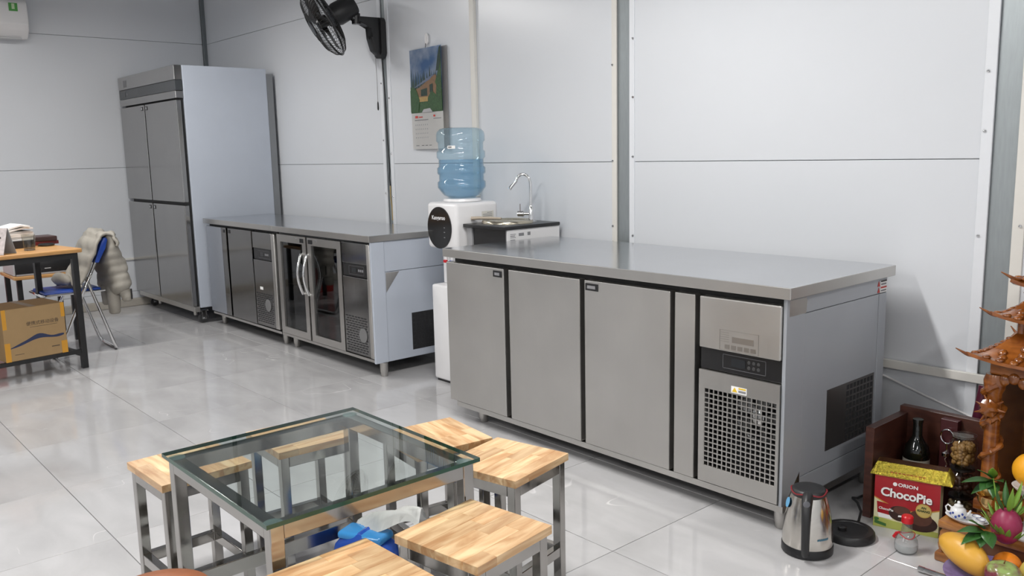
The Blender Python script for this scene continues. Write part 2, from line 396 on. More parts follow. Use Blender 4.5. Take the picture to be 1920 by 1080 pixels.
# ------------------------------------------------------------------ ceiling lamps (above the frame, seen in reflections)
for k, (lx, ly, lk) in enumerate(LAMPS):
    t = thing('ceiling_lamp', 'white twin-tube batten lamp hung from the ceiling, outside the picture', 'lamp', (lx, ly, CEIL), 0, 'ceiling battens')
    obj('housing', bbox(lx-.09, lx+.09, ly-.62, ly+.62, LAMP_Z+.02, LAMP_Z+.07, .006), WHITE, t)
    for s in (-.45, .45): obj('hanging_rod', cyl(new(), (lx, ly+s, LAMP_Z+.0705), (lx, ly+s, CEIL), .006, 8), CHROME, t)
    em = mat('lamp_tube', (1, 1, 1), .5, emit=((1, .98, .95), 9.0))
    for s in (-.045, .045):
        obj('tube', cyl(new(), (lx+s, ly-.59, LAMP_Z+.004), (lx+s, ly+.59, LAMP_Z+.004), .014, 12), em, t, True)
    ld = bpy.data.lights.new('lamp_light', 'AREA'); ld.shape = 'RECTANGLE'; ld.size = .14; ld.size_y = 1.2; ld.energy = LAMP_W*lk; ld.color = (1, .985, .965)
    lo = bpy.data.objects.new('lamp_light', ld); COL.objects.link(lo); lo.location = (0, 0, LAMP_Z-.012-CEIL); lo.parent = t
# ================================================================== REFRIGERATION
def grid_bars(u0, u1, v0, v1, nu, nv, bar, put):
    """a perforated plate as crossing bars; put(u0,u1,v0,v1) adds one bar"""
    du = (u1-u0)/nu; dv = (v1-v0)/nv
    for i in range(nu+1): put(u0+i*du-bar/2, u0+i*du+bar/2, v0, v1, 0)
    for j in range(nv+1): put(u0, u1, v0+j*dv-bar/2, v0+j*dv+bar/2, .0004)
def worktop(name, x0, x1, y0, y1, z0, z1, t):
    bm = bbox(x0, x1, y0, y1, z0, z1, .0025, 2)
    o = obj(name, bm, None, t, True, mats=[STEEL, STEELTOP], angle=30)
    for p in o.data.polygons:
        if p.normal.z > .9: p.material_index = 1
    return o
def foot(t, x, y, h):
    bm = lathe([(.016, 0), (.019, .004), (.019, h*.25), (.022, h*.32), (.024, h), ], 20, (x, y, 0))
    return obj('foot', bm, STEELV, t, True)
def lockbox(door, x0, x1, y, z0, z1):
    l = sub('lock', bbox(x0, x1, y-.003, y, z0, z1, .001, 1), BLACK, door)
    return l
def fan_guard(t, x, y, z, r, grille):
    sub('fan_motor', lathe([(0, 0), (r, 0), (r, .012), (r*.75, .018), (0, .02)], 24).copy() if False else disc_y(x, y, z, r), MATS['fan_grey'], grille, smooth=True)
def disc_y(x, y, z, r, d=.02, seg=24):
    bm = lathe([(0, 0), (r, 0), (r, d*.6), (r*.75, d*.9), (0, d)], seg)
    bm.transform(Matrix.Translation((x, y, z)) @ Matrix.Rotation(math.pi/2, 4, 'X')); return bm
mat('fan_grey', (.23, .23, .23), .4, .4)
mat('blade_black', (.03, .03, .03), .4)
def fan_in(x, y, z, r, part):
    """condenser fan seen through the grille: ring, blades and hub"""
    bm = new(); tube(bm, [(x+r*math.cos(a), y, z+r*math.sin(a)) for a in [i*2*math.pi/32 for i in range(32)]], .006, 6, True)
    for k in range(5):
        a = k*2*math.pi/5
        M = Matrix.Translation((x, y, z)) @ Matrix.Rotation(a, 4, 'Y') @ Matrix.Rotation(.5, 4, 'X')
        pts = [M @ Vector(p) for p in ((.02, 0, -.012), (r*.95, 0, -.03), (r*.98, 0, .03), (.02, 0, .012))]
        quad(bm, pts); quad(bm, [q+Vector((0, .002, 0)) for q in pts][::-1])
    sub('fan_blades', bm, MATS['fan_grey'], part)
    sub('fan_hub', disc_y(x, y-.004, z, r*.35, .014), CHROME, part, smooth=True)

# ---------------------------------------- near counter with three steel doors
def near_counter():
    x0, x1, y0, y1, H = -3.186, -1.393, 2.3614, 3.070, .82
    t = thing('counter_fridge', 'large brushed-steel counter fridge with three plain doors and a square-hole grille', 'fridge', (-2.29, 2.71, 0))
    worktop('worktop', x0, x1, y0, y1, H-.0387, H, t)
    xb0, xb1 = x0+.025, -1.418
    # cabinet shell: back box leaves a recess behind the grille
    bm = new(); box(bm, xb0, -1.76, 2.415, 3.06, .09, .7805); box(bm, -1.7595, xb1-.004, 2.56, 3.06, .09, .7805); box(bm, -1.7595, xb1-.004, 2.415, 2.5595, .50, .7805)
    obj('body', bm, GASKET, t)
    obj('base_rail', bbox(xb0+.01, xb1, 2.392, 3.06, .066, .0895, .002), STEEL, t)
    def door(a, b):
        d = obj('door', bbox(a, b, 2.378, 2.4145, .096, .757, .003), STEELV, t, True, angle=30)
        return d
    d1 = door(-3.182, -2.774); d2 = door(-2.742, -2.318); d3 = door(-2.292, -1.873)
    for d, a, b in ((d1, -2.841, -2.785), (d3, -2.284, -2.218)):
        l = lockbox(d, a, b, 2.378, .718, .746)
        sub('lock_plate', bbox(a+.012, b-.012, 2.3735, 2.3755, .726, .738), PRINTG, d)
    obj('filler_panel', bbox(-1.852, -1.765, 2.378, 2.4145, .096, .757, .003), STEELV, t, True, angle=30)
    # machine compartment
    ux0, ux1 = -1.745, -1.432
    tp = obj('upper_panel', bbox(ux0, ux1, 2.376, 2.4145, .578, .757, .005, 3), STEELV, t, True, angle=30)
    cpanel = obj('control_panel', bbox(ux0, ux1+.002, 2.388, 2.4145, .503, .577, .002), BLACK, t)
    fr = new()
    for a, b, c, d in ((-1.655, -1.489, .564, .566), (-1.655, -1.489, .517, .519), (-1.655, -1.653, .517, .566), (-1.491, -1.489, .517, .566)): box(fr, a, b, 2.3868, 2.388, c, d)
    sub('display_border', fr, mat('border_grey', (.10, .10, .105), .4), cpanel)
    sub('display', bbox(-1.622, -1.567, 2.3868, 2.388, .527, .556), SCREEN, cpanel)
    for i in range(3):
        for j in range(2):
            sub('button', disc_y(-1.553+i*.018, 2.388, .533+j*.018, .006, .0016, 12), mat('button_dark', (.05, .05, .05), .4), cpanel)
    # lower panel with the square-hole grille
    gx0, gx1, gz0, gz1 = -1.722, -1.441, .157, .437
    bm = new()
    for a, b, c, d in ((ux0, ux1, .437, .500), (ux0, ux1, .098, .157), (ux0, gx0, .157, .437), (gx1, ux1, .157, .437)): box(bm, a, b, 2.378, 2.398, c, d)
    box(bm, ux0, ux1, 2.3985, 2.4145, .098, .115)
    lp = obj('lower_panel', bm, STEELV, t)
    g = new(); grid_bars(gx0, gx1, gz0, gz1, 15, 16, .0042, lambda a, b, c, d, e: box(g, a, b, 2.379+e, 2.385+e, c, d))
    sub('grille', g, STEELV, lp)
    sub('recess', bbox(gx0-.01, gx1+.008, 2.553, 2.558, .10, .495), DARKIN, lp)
    fan_in(-1.585, 2.50, .335, .085, lp)
    st = sub('warning_sticker', card(-1.613, -1.553, 2.378, .441, .464), PAPER, lp)
    tri = new(); prism(tri, [(-1.609, .445), (-1.589, .445), (-1.599, .461)], 'y', 2.3765, 2.3774)
    sub('warning_triangle', tri, YEL, lp); sub('warning_bar', bbox(-1.584, -1.556, 2.3765, 2.3774, .457, .462), YEL, lp)
    sub('warning_lines', bbox(-1.584, -1.556, 2.3765, 2.3774, .446, .453), PRINTG, lp)
    sp = mat('spec_print', (.40, .385, .365), .3, .95)
    bm = new()
    for k in range(5): box(bm, -1.657, -1.625, 2.3748, 2.376, .642-k*.0075, .6435-k*.0075)
    box(bm, -1.612, -1.53, 2.3748, 2.376, .612, .632)
    for k in range(5): box(bm, -1.64+k*.025, -1.622+k*.025, 2.3748, 2.376, .588, .603)
    for a, b, c, d in ((-1.661, -1.511, .651, .652), (-1.661, -1.511, .583, .584), (-1.661, -1.660, .583, .652), (-1.512, -1.511, .583, .652)): box(bm, a, b, 2.3748, 2.376, c, d)
    sub('data_plate', bm, sp, tp)
    # right-hand side in grey film
    obj('corner_post', bbox(-1.431, xb1, 2.385, 2.495, .0895, .7805, .003), FILMG, t)
    obj('side_panel', bbox(-1.431, xb1-.002, 2.4965, 3.004, .165, .718, .002), FILMG, t)
    obj('lower_side_panel', bbox(-1.431, xb1-.001, 2.4965, 3.06, .0895, .163, .002), FILMG, t)
    obj('upper_side_rail', bbox(-1.431, xb1, 2.4965, 3.06, .7205, .7805, .002), FILMG, t)
    obj('rear_post', bbox(-1.431, xb1, 3.006, 3.06, .165, .7185, .002), FILMG, t)
    bm = new(); prism(bm, [(2.40, .7205), (2.499, .7205), (2.505, .760), (2.499, .772), (2.40, .772)], 'x', xb1, xb1+.0008)
    obj('bare_corner', bm, STEEL, t)
    bm = new(); prism(bm, [(2.41, .10), (2.488, .108), (2.488, .185)], 'x', xb1, xb1+.0008)
    obj('bare_corner', bm, STEELD, t)
    # side vent: bare steel patch and perforations
    v = obj('side_vent', bbox(xb1-.002, xb1-.0006, 2.655, 2.99, .213, .430), mat('vent_steel', (.16, .15, .145), .3, .8), t)
    h = new(); nu, nv = 8, 9
    for i in range(nu):
        for j in range(nv):
            a = 2.79+i*.0248; c = .219+j*.0232; box(h, xb1-.0006, xb1+.0001, a, a+.0165, c, c+.0165)
    sub('vent_hole', h, DARKIN, v)
    for k, zz in enumerate((.747, .724)):
        s = obj('warning_sticker', bbox(xb1+.0004, xb1+.0012, 3.005, 3.056, zz-.001, zz+.021), PAPER, t)
        bm = new(); prism(bm, [(2.984, zz), (3.003, zz), (2.9935, zz+.019)], 'x', xb1+.0004, xb1+.0014); sub('warning_triangle', bm, PRINTR, s)
        sub('warning_bar', bbox(xb1+.0012, xb1+.0016, 3.008, 3.053, zz+.014, zz+.020), PRINTR if k else PRINTB, s)
        sub('warning_lines', bbox(xb1+.0012, xb1+.0016, 3.01, 3.05, zz+.003, zz+.009), PRINTG, s)
    for x, y in ((-3.03, 2.455), (-1.445, 2.43), (-3.03, 3.0), (-1.445, 3.0), (-2.24, 3.0)): foot(t, x, y, .066)
near_counter()

# ---------------------------------------- two far counters in a row
def slots(x0, x1, y, z0, z1, nx, nz, put):
    dx = (x1-x0)/nx; dz = (z1-z0)/nz
    for i in range(nx):
        for j in range(nz):
            o = .35*dx if j % 2 else 0
            a = x0+i*dx+o; put(a, min(a+dx*.74, x1), z0+j*dz, z0+j*dz+dz*.52)
def unit(t, ux0, ux1, yf, z0, z1, zb0, zb1, sz0, sz1, fx, fz, xp):
    obj('upper_panel', bbox(ux0, ux1, yf, yf+.03, zb1+.002, z1, .003), STEELM, t, True, angle=30)
    cp = obj('control_panel', bbox(ux0, xp-.002, yf+.006, yf+.03, zb0, zb1, .002), BLACK, t)
    w = ux1-ux0; fr = new(); a, b, c, d = ux0+w*.25, ux0+w*.85, zb0+.012, zb1-.012
    for q in ((a, b, d-.002, d), (a, b, c, c+.002), (a, a+.002, c, d), (b-.002, b, c, d)): box(fr, q[0], q[1], yf+.0048, yf+.006, q[2], q[3])
    sub('display_border', fr, mat('border_grey', (.10, .10, .105), .4), cp)
    sub('display', bbox(a+.03, a+.08, yf+.0048, yf+.006, c+.012, d-.012), SCREEN, cp)
    for i in range(3): sub('button', bbox(a+.10+i*.02, a+.113+i*.02, yf+.0048, yf+.006, c+.02, c+.034), PRINTG, cp)
    lp = obj('lower_panel', bbox(ux0, ux1, yf, yf+.03, z0, zb0-.002, .003), STEELM, t, True, angle=30)
    h = new(); slots(ux0+.014, ux1-.022, yf, sz0, sz1, 7, 15, lambda a, b, c, d: box(h, a, b, yf-.0008, yf+.001, c, d))
    sub('vent_slot', h, DARKIN, lp)
    sub('fan_hub', disc_y(fx, yf-.0008, fz, .042, .006), MATS['fan_grey'], lp, smooth=True)
def far_solid():
    x0, x1, y0, y1, H = -6.395, -5.247, 2.508, 3.075, .813
    t = thing('counter_fridge', 'low steel counter fridge with two plain dark doors beside the tall fridge', 'fridge', (-5.82, 2.8, 0))
    worktop('worktop', x0, x1, y0, y1, H-.037, H, t)
    yf = 2.522
    obj('body', bbox(x0+.012, x1-.004, yf+.031, y1-.01, .10, H-.0375), GASKET, t)
    obj('base_rail', bbox(x0+.014, x1-.004, yf+.012, y1-.01, .082, .0995, .002), STEEL, t)
    d1 = obj('door', bbox(-6.375, -6.022, yf, yf+.03, .108, .758, .003), STEELM, t, True, angle=30)
    sub('protective_film', bbox(-6.375, -6.10, yf-.0012, yf-.0002, .110, .756), mat('film_dull', (.27, .29, .33), .3, .2), d1)
    lockbox(d1, -6.066, -6.04, yf, .722, .744)
    d2 = obj('door', bbox(-5.990, -5.600, yf, yf+.03, .108, .758, .003), STEELM, t, True, angle=30)
    lockbox(d2, -5.978, -5.945, yf, .722, .746)
    unit(t, -5.585, -5.300, yf, .112, .756, .568, .643, .135, .345, -5.395, .262, -5.285)
    obj('corner_post', bbox(-5.298, -5.252, yf-.004, yf+.03, .112, .756, .006, 3), STEELV, t, True)
    st = obj('sticker', card(-5.508, -5.462, yf, .362, .382), PAPER, t)
    for x, y in ((-6.335, 2.60), (-5.315, 2.60), (-6.335, 3.0), (-5.315, 3.0)): foot(t, x, y, .082)
far_solid()
def far_glass():
    x0, x1, y0, y1, H = -5.243, -4.060, 2.508, 3.075, .813
    t = thing('counter_fridge', 'steel counter fridge with two glass doors and curved chrome handles', 'fridge', (-4.65, 2.8, 0))
    worktop('worktop', x0, x1, y0, y1, H-.037, H, t)
    yf = 2.522
    # cabinet as a hollow shell so that the doors look inside
    shell = new()
    box(shell, x0+.004, x0+.02, yf+.031, y1-.01, .10, H-.0375); box(shell, -4.40, x1-.024, yf+.031, y1-.01, .10, H-.0375)
    box(shell, x0+.021, -4.401, y1-.03, y1-.01, .10, H-.0375); box(shell, x0+.021, -4.401, yf+.031, y1-.031, .10, .125); box(shell, x0+.021, -4.401, yf+.031, y1-.031, H-.06, H-.0375)
    obj('body', shell, mat('cabinet_inside', (.10, .105, .11), .5), t)
    sh = obj('shelf', bbox(x0+.022, -4.402, yf+.07, y1-.032, .42, .425), STEEL, t)
    obj('base_rail', bbox(x0+.006, x1-.022, yf+.012, y1-.01, .082, .0995, .002), STEEL, t)
    def gdoor(a, b, hx, lk0, lk1, lamp):
        fr = new(); w = .047
        for q in ((a, b, .713, .760), (a, b, .106, .150), (a, a+w, .150, .713), (b-w, b, .150, .713)): box(fr, q[0], q[1], yf, yf+.03, q[2], q[3])
        d = obj('door', fr, STEEL, t)
        sub('pane', bbox(a+w-.004, b-w+.004, yf+.010, yf+.016, .147, .716), DOORGLASS, d)
        bm = new(); tube(bm, [(hx, yf+.002, .402)]+[(hx+.004*math.sin(math.pi*s), yf-.012-.032*math.sin(math.pi*s), .402+.25*s) for s in [i/10 for i in range(11)]]+[(hx, yf+.002, .652)], .0085, 10)
        sub('handle', bm, CHROME, d, smooth=True)
        lockbox(d, lk0, lk1, yf, .722, .748)
        sub('door_light', disc_y(lamp, yf, .745, .007, .003, 12), CHROME, d)
    gdoor(-5.212, -4.822, -4.868, -4.893, -4.85, -4.935); gdoor(-4.802, -4.398, -4.79, -4.785, -4.735, -4.69)
    unit(t, -4.388, -4.118, yf, .112, .762, .566, .641, .125, .342, -4.185, .232, -4.10)
    obj('corner_post', bbox(-4.116, -4.083, yf-.004, yf+.03, .108, .762, .006, 3), STEELV, t, True)
    obj('front_post', bbox(-4.082, -4.066, yf+.0, 2.608, .0825, H-.0375, .002), FILM, t)
    obj('upper_side_panel', bbox(-4.082, -4.070, 2.610, y1-.01, .602, H-.0375, .002), FILM, t)
    sp = obj('side_panel', bbox(-4.082, -4.070, 2.610, y1-.01, .0825, .5995, .002), FILM, t)
    bm = new(); prism(bm, [(2.614, .484), (2.705, .597), (2.614, .597)], 'x', -4.0698, -4.069); obj('bare_corner', bm, STEEL, t)
    v = obj('side_vent', bbox(-4.0698, -4.069, 2.78, 2.97, .125, .344), mat('vent_dark', (.035, .035, .037), .5, .3), t)
    h = new()
    for i in range(6):
        for j in range(8):
            a = 2.785+i*.03; c = .129+j*.0268; box(h, -4.069, -4.0684, a, a+.017, c, c+.018)
    sub('vent_hole', h, DARKIN, v)
    for x, y in ((-5.165, 2.60), (-4.075-.01, 2.585), (-5.165, 3.0), (-4.085, 3.0)): foot(t, x, y, .082)
far_glass()

# ---------------------------------------- tall four-door fridge
def tall_fridge():
    x0, x1, y0, y1, H = -7.70, -6.425, 2.392, 3.11, 1.938
    t = thing('upright_fridge', 'tall steel fridge with four doors and pale blue film on its side, on castors', 'fridge', (-7.06, 2.75, 0))
    obj('body', bbox(x0+.005, x1, 2.452, y1, .128, H, .004), FILM, t)
    obj('bottom_rail', bbox(x0+.02, x1-.012, 2.41, 2.4515, .098, .138, .002), STEEL, t)
    obj('top_panel', bbox(x0, x1-.006, y0, 2.4515, 1.832, H, .004), STEELD, t, True, angle=30)
    band = obj('control_band', bbox(x0, x1-.006, y0+.003, 2.4515, 1.756, 1.8305, .002), mat('band_grey', (.045, .05, .055), .3), t)
    sub('display', bbox(x0+.10, x0+.16, y0+.0015, y0+.003, 1.772, 1.815), SCREEN, band); sub('indicator', bbox(x0+.19, x0+.21, y0+.0015, y0+.003, 1.785, 1.80), PRINTG, band)
    obj('header_panel', bbox(x0, x1-.006, y0, 2.4515, 1.70, 1.7545, .004), STEELD, t, True, angle=30)
    obj('data_plate', bbox(x0+.13, x0+.21, y0-.001, y0, 1.85, 1.905), PRINTG, t)
    obj('gasket_frame', bbox(x0+.02, x1-.02, 2.43, 2.4515, .140, 1.699), GASKET, t)
    xm = -7.115
    for a, b, c, d, lx in ((x0, xm-.014, .935, 1.688, xm-.072), (xm+.014, x1-.006, .935, 1.688, xm+.030), (x0, xm-.014, .142, .912, xm-.072), (xm+.014, x1-.006, .142, .912, xm+.030)):
        dr = obj('door', bbox(a, b, y0, 2.429, c, d, .005, 3), STEELD, t, True, angle=30)
        l = lockbox(dr, lx, lx+.04, y0, d-.045, d-.015)
        sub('lock_plate', bbox(lx+.012, lx+.03, y0-.0045, y0-.003, d-.038, d-.022), CHROME, dr)
    for x, y in ((x1-.085, 2.50), (x0+.10, 2.50), (x1-.085, 3.03), (x0+.10, 3.03)):
        c = thing('castor_tmp', '', '', (0, 0, 0)) if False else None
        bm = new(); cyl(bm, (x-.014, y, .036), (x+.014, y, .036), .036, 20)
        wh = obj('castor', bm, mat('castor_wheel', (.05, .05, .052), .5), t, True)
        fk = new(); box(fk, x-.021, x-.017, y-.018, y+.018, .028, .092); box(fk, x+.017, x+.021, y-.018, y+.018, .028, .092); box(fk, x-.03, x+.03, y-.03, y+.03, .0925, .0975)
        cyl(fk, (x-.026, y, .036), (x+.026, y, .036), .006, 8)
        sub('fork', fk, CHROME, wh)
    bm = lathe([(.012, .05), (.015, .055), (.018, .098)], 12, (x0+.34, 2.47, 0)); obj('foot', bm, STEELV, t, True)
    bm = lathe([(.012, .05), (.015, .055), (.018, .098)], 12, (x1-.16, 2.47, 0)); obj('foot', bm, STEELV, t, True)
    obj('gap_shade_strip', bbox(x1-.03, x1-.004, y1, y1+.055, .14, 1.90, .002), mat('gap_shade_grey', (.22, .23, .24), .5), t)  # upright strip coloured grey for the shade in the gap behind the fridge
tall_fridge()
# ================================================================== GLASS TABLE AND STOOLS
def sqtube(bm, a, b, w, h=None):
    """square tube between two points along an axis; w across, h tall for level tubes"""
    a = Vector(a); b = Vector(b); h = h or w; d = b-a
    lo = [min(a[i], b[i]) for i in range(3)]; hi = [max(a[i], b[i]) for i in range(3)]
    k = max(range(3), key=lambda i: abs(d[i]))
    e = {0: (0, w/2, h/2), 1: (w/2, 0, h/2), 2: (w/2, h/2, 0)}[k]
    box(bm, lo[0]-e[0], hi[0]+e[0], lo[1]-e[1], hi[1]+e[1], lo[2]-e[2], hi[2]+e[2]); return bm
def glass_table():
    x0, x1, y0, y1, H = -2.212, -1.602, .711, 1.282, .50
    t = thing('glass_table', 'low square glass table on a steel tube frame among the stools', 'table', ((x0+x1)/2, (y0+y1)/2, 0))
    bm = bbox(x0, x1, y0, y1, H-.010, H)
    g = obj('glass_top', bm, None, t, mats=[GLASS, GLASSEDGE])
    for p in g.data.polygons: p.material_index = 0 if abs(p.normal.z) > .5 else 1
    i = .012; w = .032; a, b, c, d = x0+i+w/2, x1-i-w/2, y0+i+w/2, y1-i-w/2; zt = H-.0115
    for lx, ly in ((a, c), (b, c), (b, d), (a, d)):
        l = new(); sqtube(l, (lx, ly, 0), (lx, ly, zt), w); bev(l, .002, 2); obj('leg', l, TUBE, t, True, angle=30)
    hh = .036
    for p, q in (((a+w/2, c), (b-w/2, c)), ((a+w/2, d), (b-w/2, d)), ((a, c+w/2), (a, d-w/2)), ((b, c+w/2), (b, d-w/2))):
        f = new(); sqtube(f, (p[0], p[1], zt-hh/2), (q[0], q[1], zt-hh/2), w, hh); bev(f, .002, 2); obj('frame_rail', f, TUBE, t, True, angle=30)
        if p[1] == d and q[1] == d: continue
        s = new(); sqtube(s, (p[0], p[1], .142), (q[0], q[1], .142), .025, .042); bev(s, .002, 2); obj('stretcher', s, TUBE, t, True, angle=30)
    for lx, ly in ((a, c), (b, c), (b, d), (a, d)):
        obj('glass_pad', lathe([(0, 0), (.021, 0), (.021, .0014), (0, .0014)], 24, (lx, ly, zt+.0001)), PAD, t, True)
glass_table()
def make_stool():
    S_, H = .256, .40
    t = thing('stool', '', 'stool', (0, 0, 0), local=True, group='wood-topped steel stools around the glass table')
    hs = S_/2; th = .021; w = .026
    seat = obj('seat', bbox(-hs+.004, hs-.004, -hs+.004, hs-.004, H-th+.001, H-.004), OAK, t)
    n = 6; sw = S_/n
    cuts = [.42, -.15, .62, .1, .8, .35]
    for k in range(n):
        ya, yb = -hs+k*sw, -hs+(k+1)*sw; xc = -hs+S_*(.2+.6*((cuts[k]*7.3) % 1))
        for xa, xb in ((-hs, xc), (xc, hs)):
            o = sub('stave', bbox(xa, xb, ya, yb, H-th, H, .0007, 1), OAK, seat)
    e = hs-.008-w/2; zt = H-th-.0005
    for sx, sy in ((-1, -1), (1, -1), (1, 1), (-1, 1)):
        l = new(); sqtube(l, (sx*e, sy*e, 0), (sx*e, sy*e, zt), w); bev(l, .0018, 2); obj('leg', l, TUBE, t, True, angle=30)
    for ax in (0, 1):
        for s in (-1, 1):
            p = (-e+w/2, s*e) if ax == 0 else (s*e, -e+w/2); q = (e-w/2, s*e) if ax == 0 else (s*e, e-w/2)
            f = new(); sqtube(f, (p[0], p[1], zt-.016), (q[0], q[1], zt-.016), w, .032); bev(f, .0018, 2); obj('apron', f, TUBE, t, True, angle=30)
            f = new(); sqtube(f, (p[0], p[1], .110), (q[0], q[1], .110), .022, .03); bev(f, .0018, 2); obj('stretcher', f, TUBE, t, True, angle=30)
    return t
STOOLS = [(-2.377, .838, 2, 'wood-topped steel stool at the far left corner of the glass table'),
          (-2.378, 1.190, -3, 'wood-topped steel stool seen whole through the glass tabletop'),
          (-2.065, 1.478, -7, 'wood-topped steel stool behind the table, nearest the white water dispenser'),
          (-1.762, 1.5035, 12, 'wood-topped steel stool just in front of the three-door counter'),
          (-1.459, 1.143, 8.8, 'wood-topped steel stool with knotty top, to the right of the tissue pack'),
          (-1.466, .818, 2, 'wood-topped steel stool cut by the bottom edge of the picture')]
stool = make_stool()
for k, (x, y, a, lb) in enumerate(STOOLS):
    o = stool if k == 0 else copy_tree(stool)
    o.location = (x, y, 0); o.rotation_euler = (0, 0, math.radians(a + (90 if k in (1, 3, 4, 5) else 0))); o['label'] = lb
# rounded brown seat at the bottom edge
t = thing('round_seat', 'brown leather seat with rounded top at the bottom edge, beside the table legs', 'stool', (-1.580, .476, 0), local=True)
obj('cushion', lathe([(0, .36), (.10, .36), (.118, .372), (.122, .395), (.116, .428), (.098, .448), (.06, .456), (0, .458)], 40), LEATHER, t, True)
for k in range(4):
    a = math.pi/4+k*math.pi/2
    obj('leg', tube(new(), [(.08*math.cos(a), .08*math.sin(a), .36), (.11*math.cos(a), .11*math.sin(a), 0)], .012, 10), BLACKP, t, True)
# tissue pack under the table
t = thing('tissue_pack', 'blue plastic pack of tissues with white sheets sticking out, under the table', 'tissues', (-2.045, 1.205, 0), math.radians(24), local=True)
bm = bbox(-.095, .095, -.048, .048, 0, .105, .022, 4)
bmesh.ops.subdivide_edges(bm, edges=list(bm.edges), cuts=1, use_grid_fill=True)
for v in bm.verts:
    f = 1-abs(v.co.x)/.095; v.co.z += .028*f*(v.co.z/.105)+.003*math.sin(v.co.x*140)*math.cos(v.co.y*90); v.co.y *= .82+.22*f; v.co.z *= 1.42
TB = mat('pack_blue', (.02, .08, .42), .16, 0, .2, 12, .6)
pk = obj('wrapper', bm, TB, t, True)
bm = bbox(-.075, .075, -.038, .038, .112, .136, .010, 3)
for v in bm.verts: v.co.z += .057-.35*abs(v.co.x)*.35
obj('wrapper_top', bm, mat('pack_lightblue', (.05, .27, .62), .2, 0, .1, 10), t, True)
bm = new(); n, mN = 14, 8; grid = []
for i in range(n+1):
    row = []
    for j in range(mN+1):
        u = i/n; v = j/mN-.5
        x = -.055+.215*u; zz = .180+.070*math.sin(u*1.9)+.012*math.sin(7*u+9*v); y = .03+v*(.07+.02*math.sin(6*u))+.03*u+.01*math.sin(11*u+3*v)
        zz -= .10*v*v*(1+u)
        row.append(bm.verts.new((x, y, zz)))
    grid.append(row)
for i in range(n):
    for j in range(mN): bm.faces.new((grid[i][j], grid[i+1][j], grid[i+1][j+1], grid[i][j+1]))
bmesh.ops.solidify(bm, geom=list(bm.faces), thickness=.002)
obj('tissue_sheet', bm, PAPER, t, True, angle=0)

# ================================================================== WATER DISPENSER, BOTTLE, SINK CABINET
def dispenser():
    x0, x1, y0, y1 = -3.808, -3.558, 2.742, 3.02
    t = thing('water_dispenser', 'white floor-standing water dispenser with a black oval front', 'dispenser', ((x0+x1)/2, (y0+y1)/2, 0))
    obj('base', bbox(x0-.004, x1+.004, y0, y1, .012, .545, .014, 3), WHITE, t, True)
    obj('plinth', bbox(x0+.01, x1-.01, y0+.012, y1-.01, 0, .0115), BLACK, t)
    obj('column', bbox(x0+.012, x1-.012, y0+.075, y1, .5455, .748, .006, 2), WHITE, t, True)
    obj('head', bbox(x0-.006, x1+.006, y0-.012, y1, .7485, .996, .022, 4), WHITE, t, True)
    bm = new(); pts = [(-3.697+.104*math.cos(a), .862+.112*math.sin(a)) for a in [i*2*math.pi/48 for i in range(48)]]
    prism(bm, pts, 'y', y0-.018, y0-.0118); ov = obj('oval_panel', bm, mat('oval_black', (.010, .010, .011), .12), t)
    text('logo', 'Kangaroo', .030, WHITE, (-3.700, y0-.0184, .915), (1, 0, 0), (0, 0, 1), t, bold=.0006)
    for k, zz in enumerate((.862, .838, .81)): sub('touch_icon', bbox(-3.655, -3.645, y0-.0188, y0-.018, zz, zz+.004), PRINTG, ov)
    for x, m in ((-3.713, REDCAP), (-3.66, BLUEP)):
        tp = obj('tap', tube(new(), [(x, y0+.076, .715), (x, y0+.045, .715), (x, y0+.036, .705), (x, y0+.036, .672)], .009, 10), WHITE, t, True)
        sub('tap_lever', bbox(x-.012, x+.012, y0+.022, y0+.036, .668, .684, .003), m, tp)
    obj('sticker', disc_y(-3.640, y0+.075, .632, .013, .002, 20), mat('sticker_yellow', (.55, .5, .05), .4), t)
    lb = obj('side_label', bbox(x1+.006, x1+.0068, 2.903, 2.985, .888, .945), mat('label_cream', (.68, .66, .60), .6), t)
    for k in range(4): sub('label_line', bbox(x1+.0068, x1+.0072, 2.91+.03*(k == 0), 2.975, .935-k*.009, .938-k*.009), PRINTG, lb)
    sub('label_mark', bbox(x1+.0068, x1+.0072, 2.955, 2.968, .892, .908), PRINTB, lb)
    obj('collar', lathe([(.075, .996), (.105, .998), (.10, 1.012), (.07, 1.016)], 32, (-3.694, 2.885, 0)), WHITE, t, True)
dispenser()
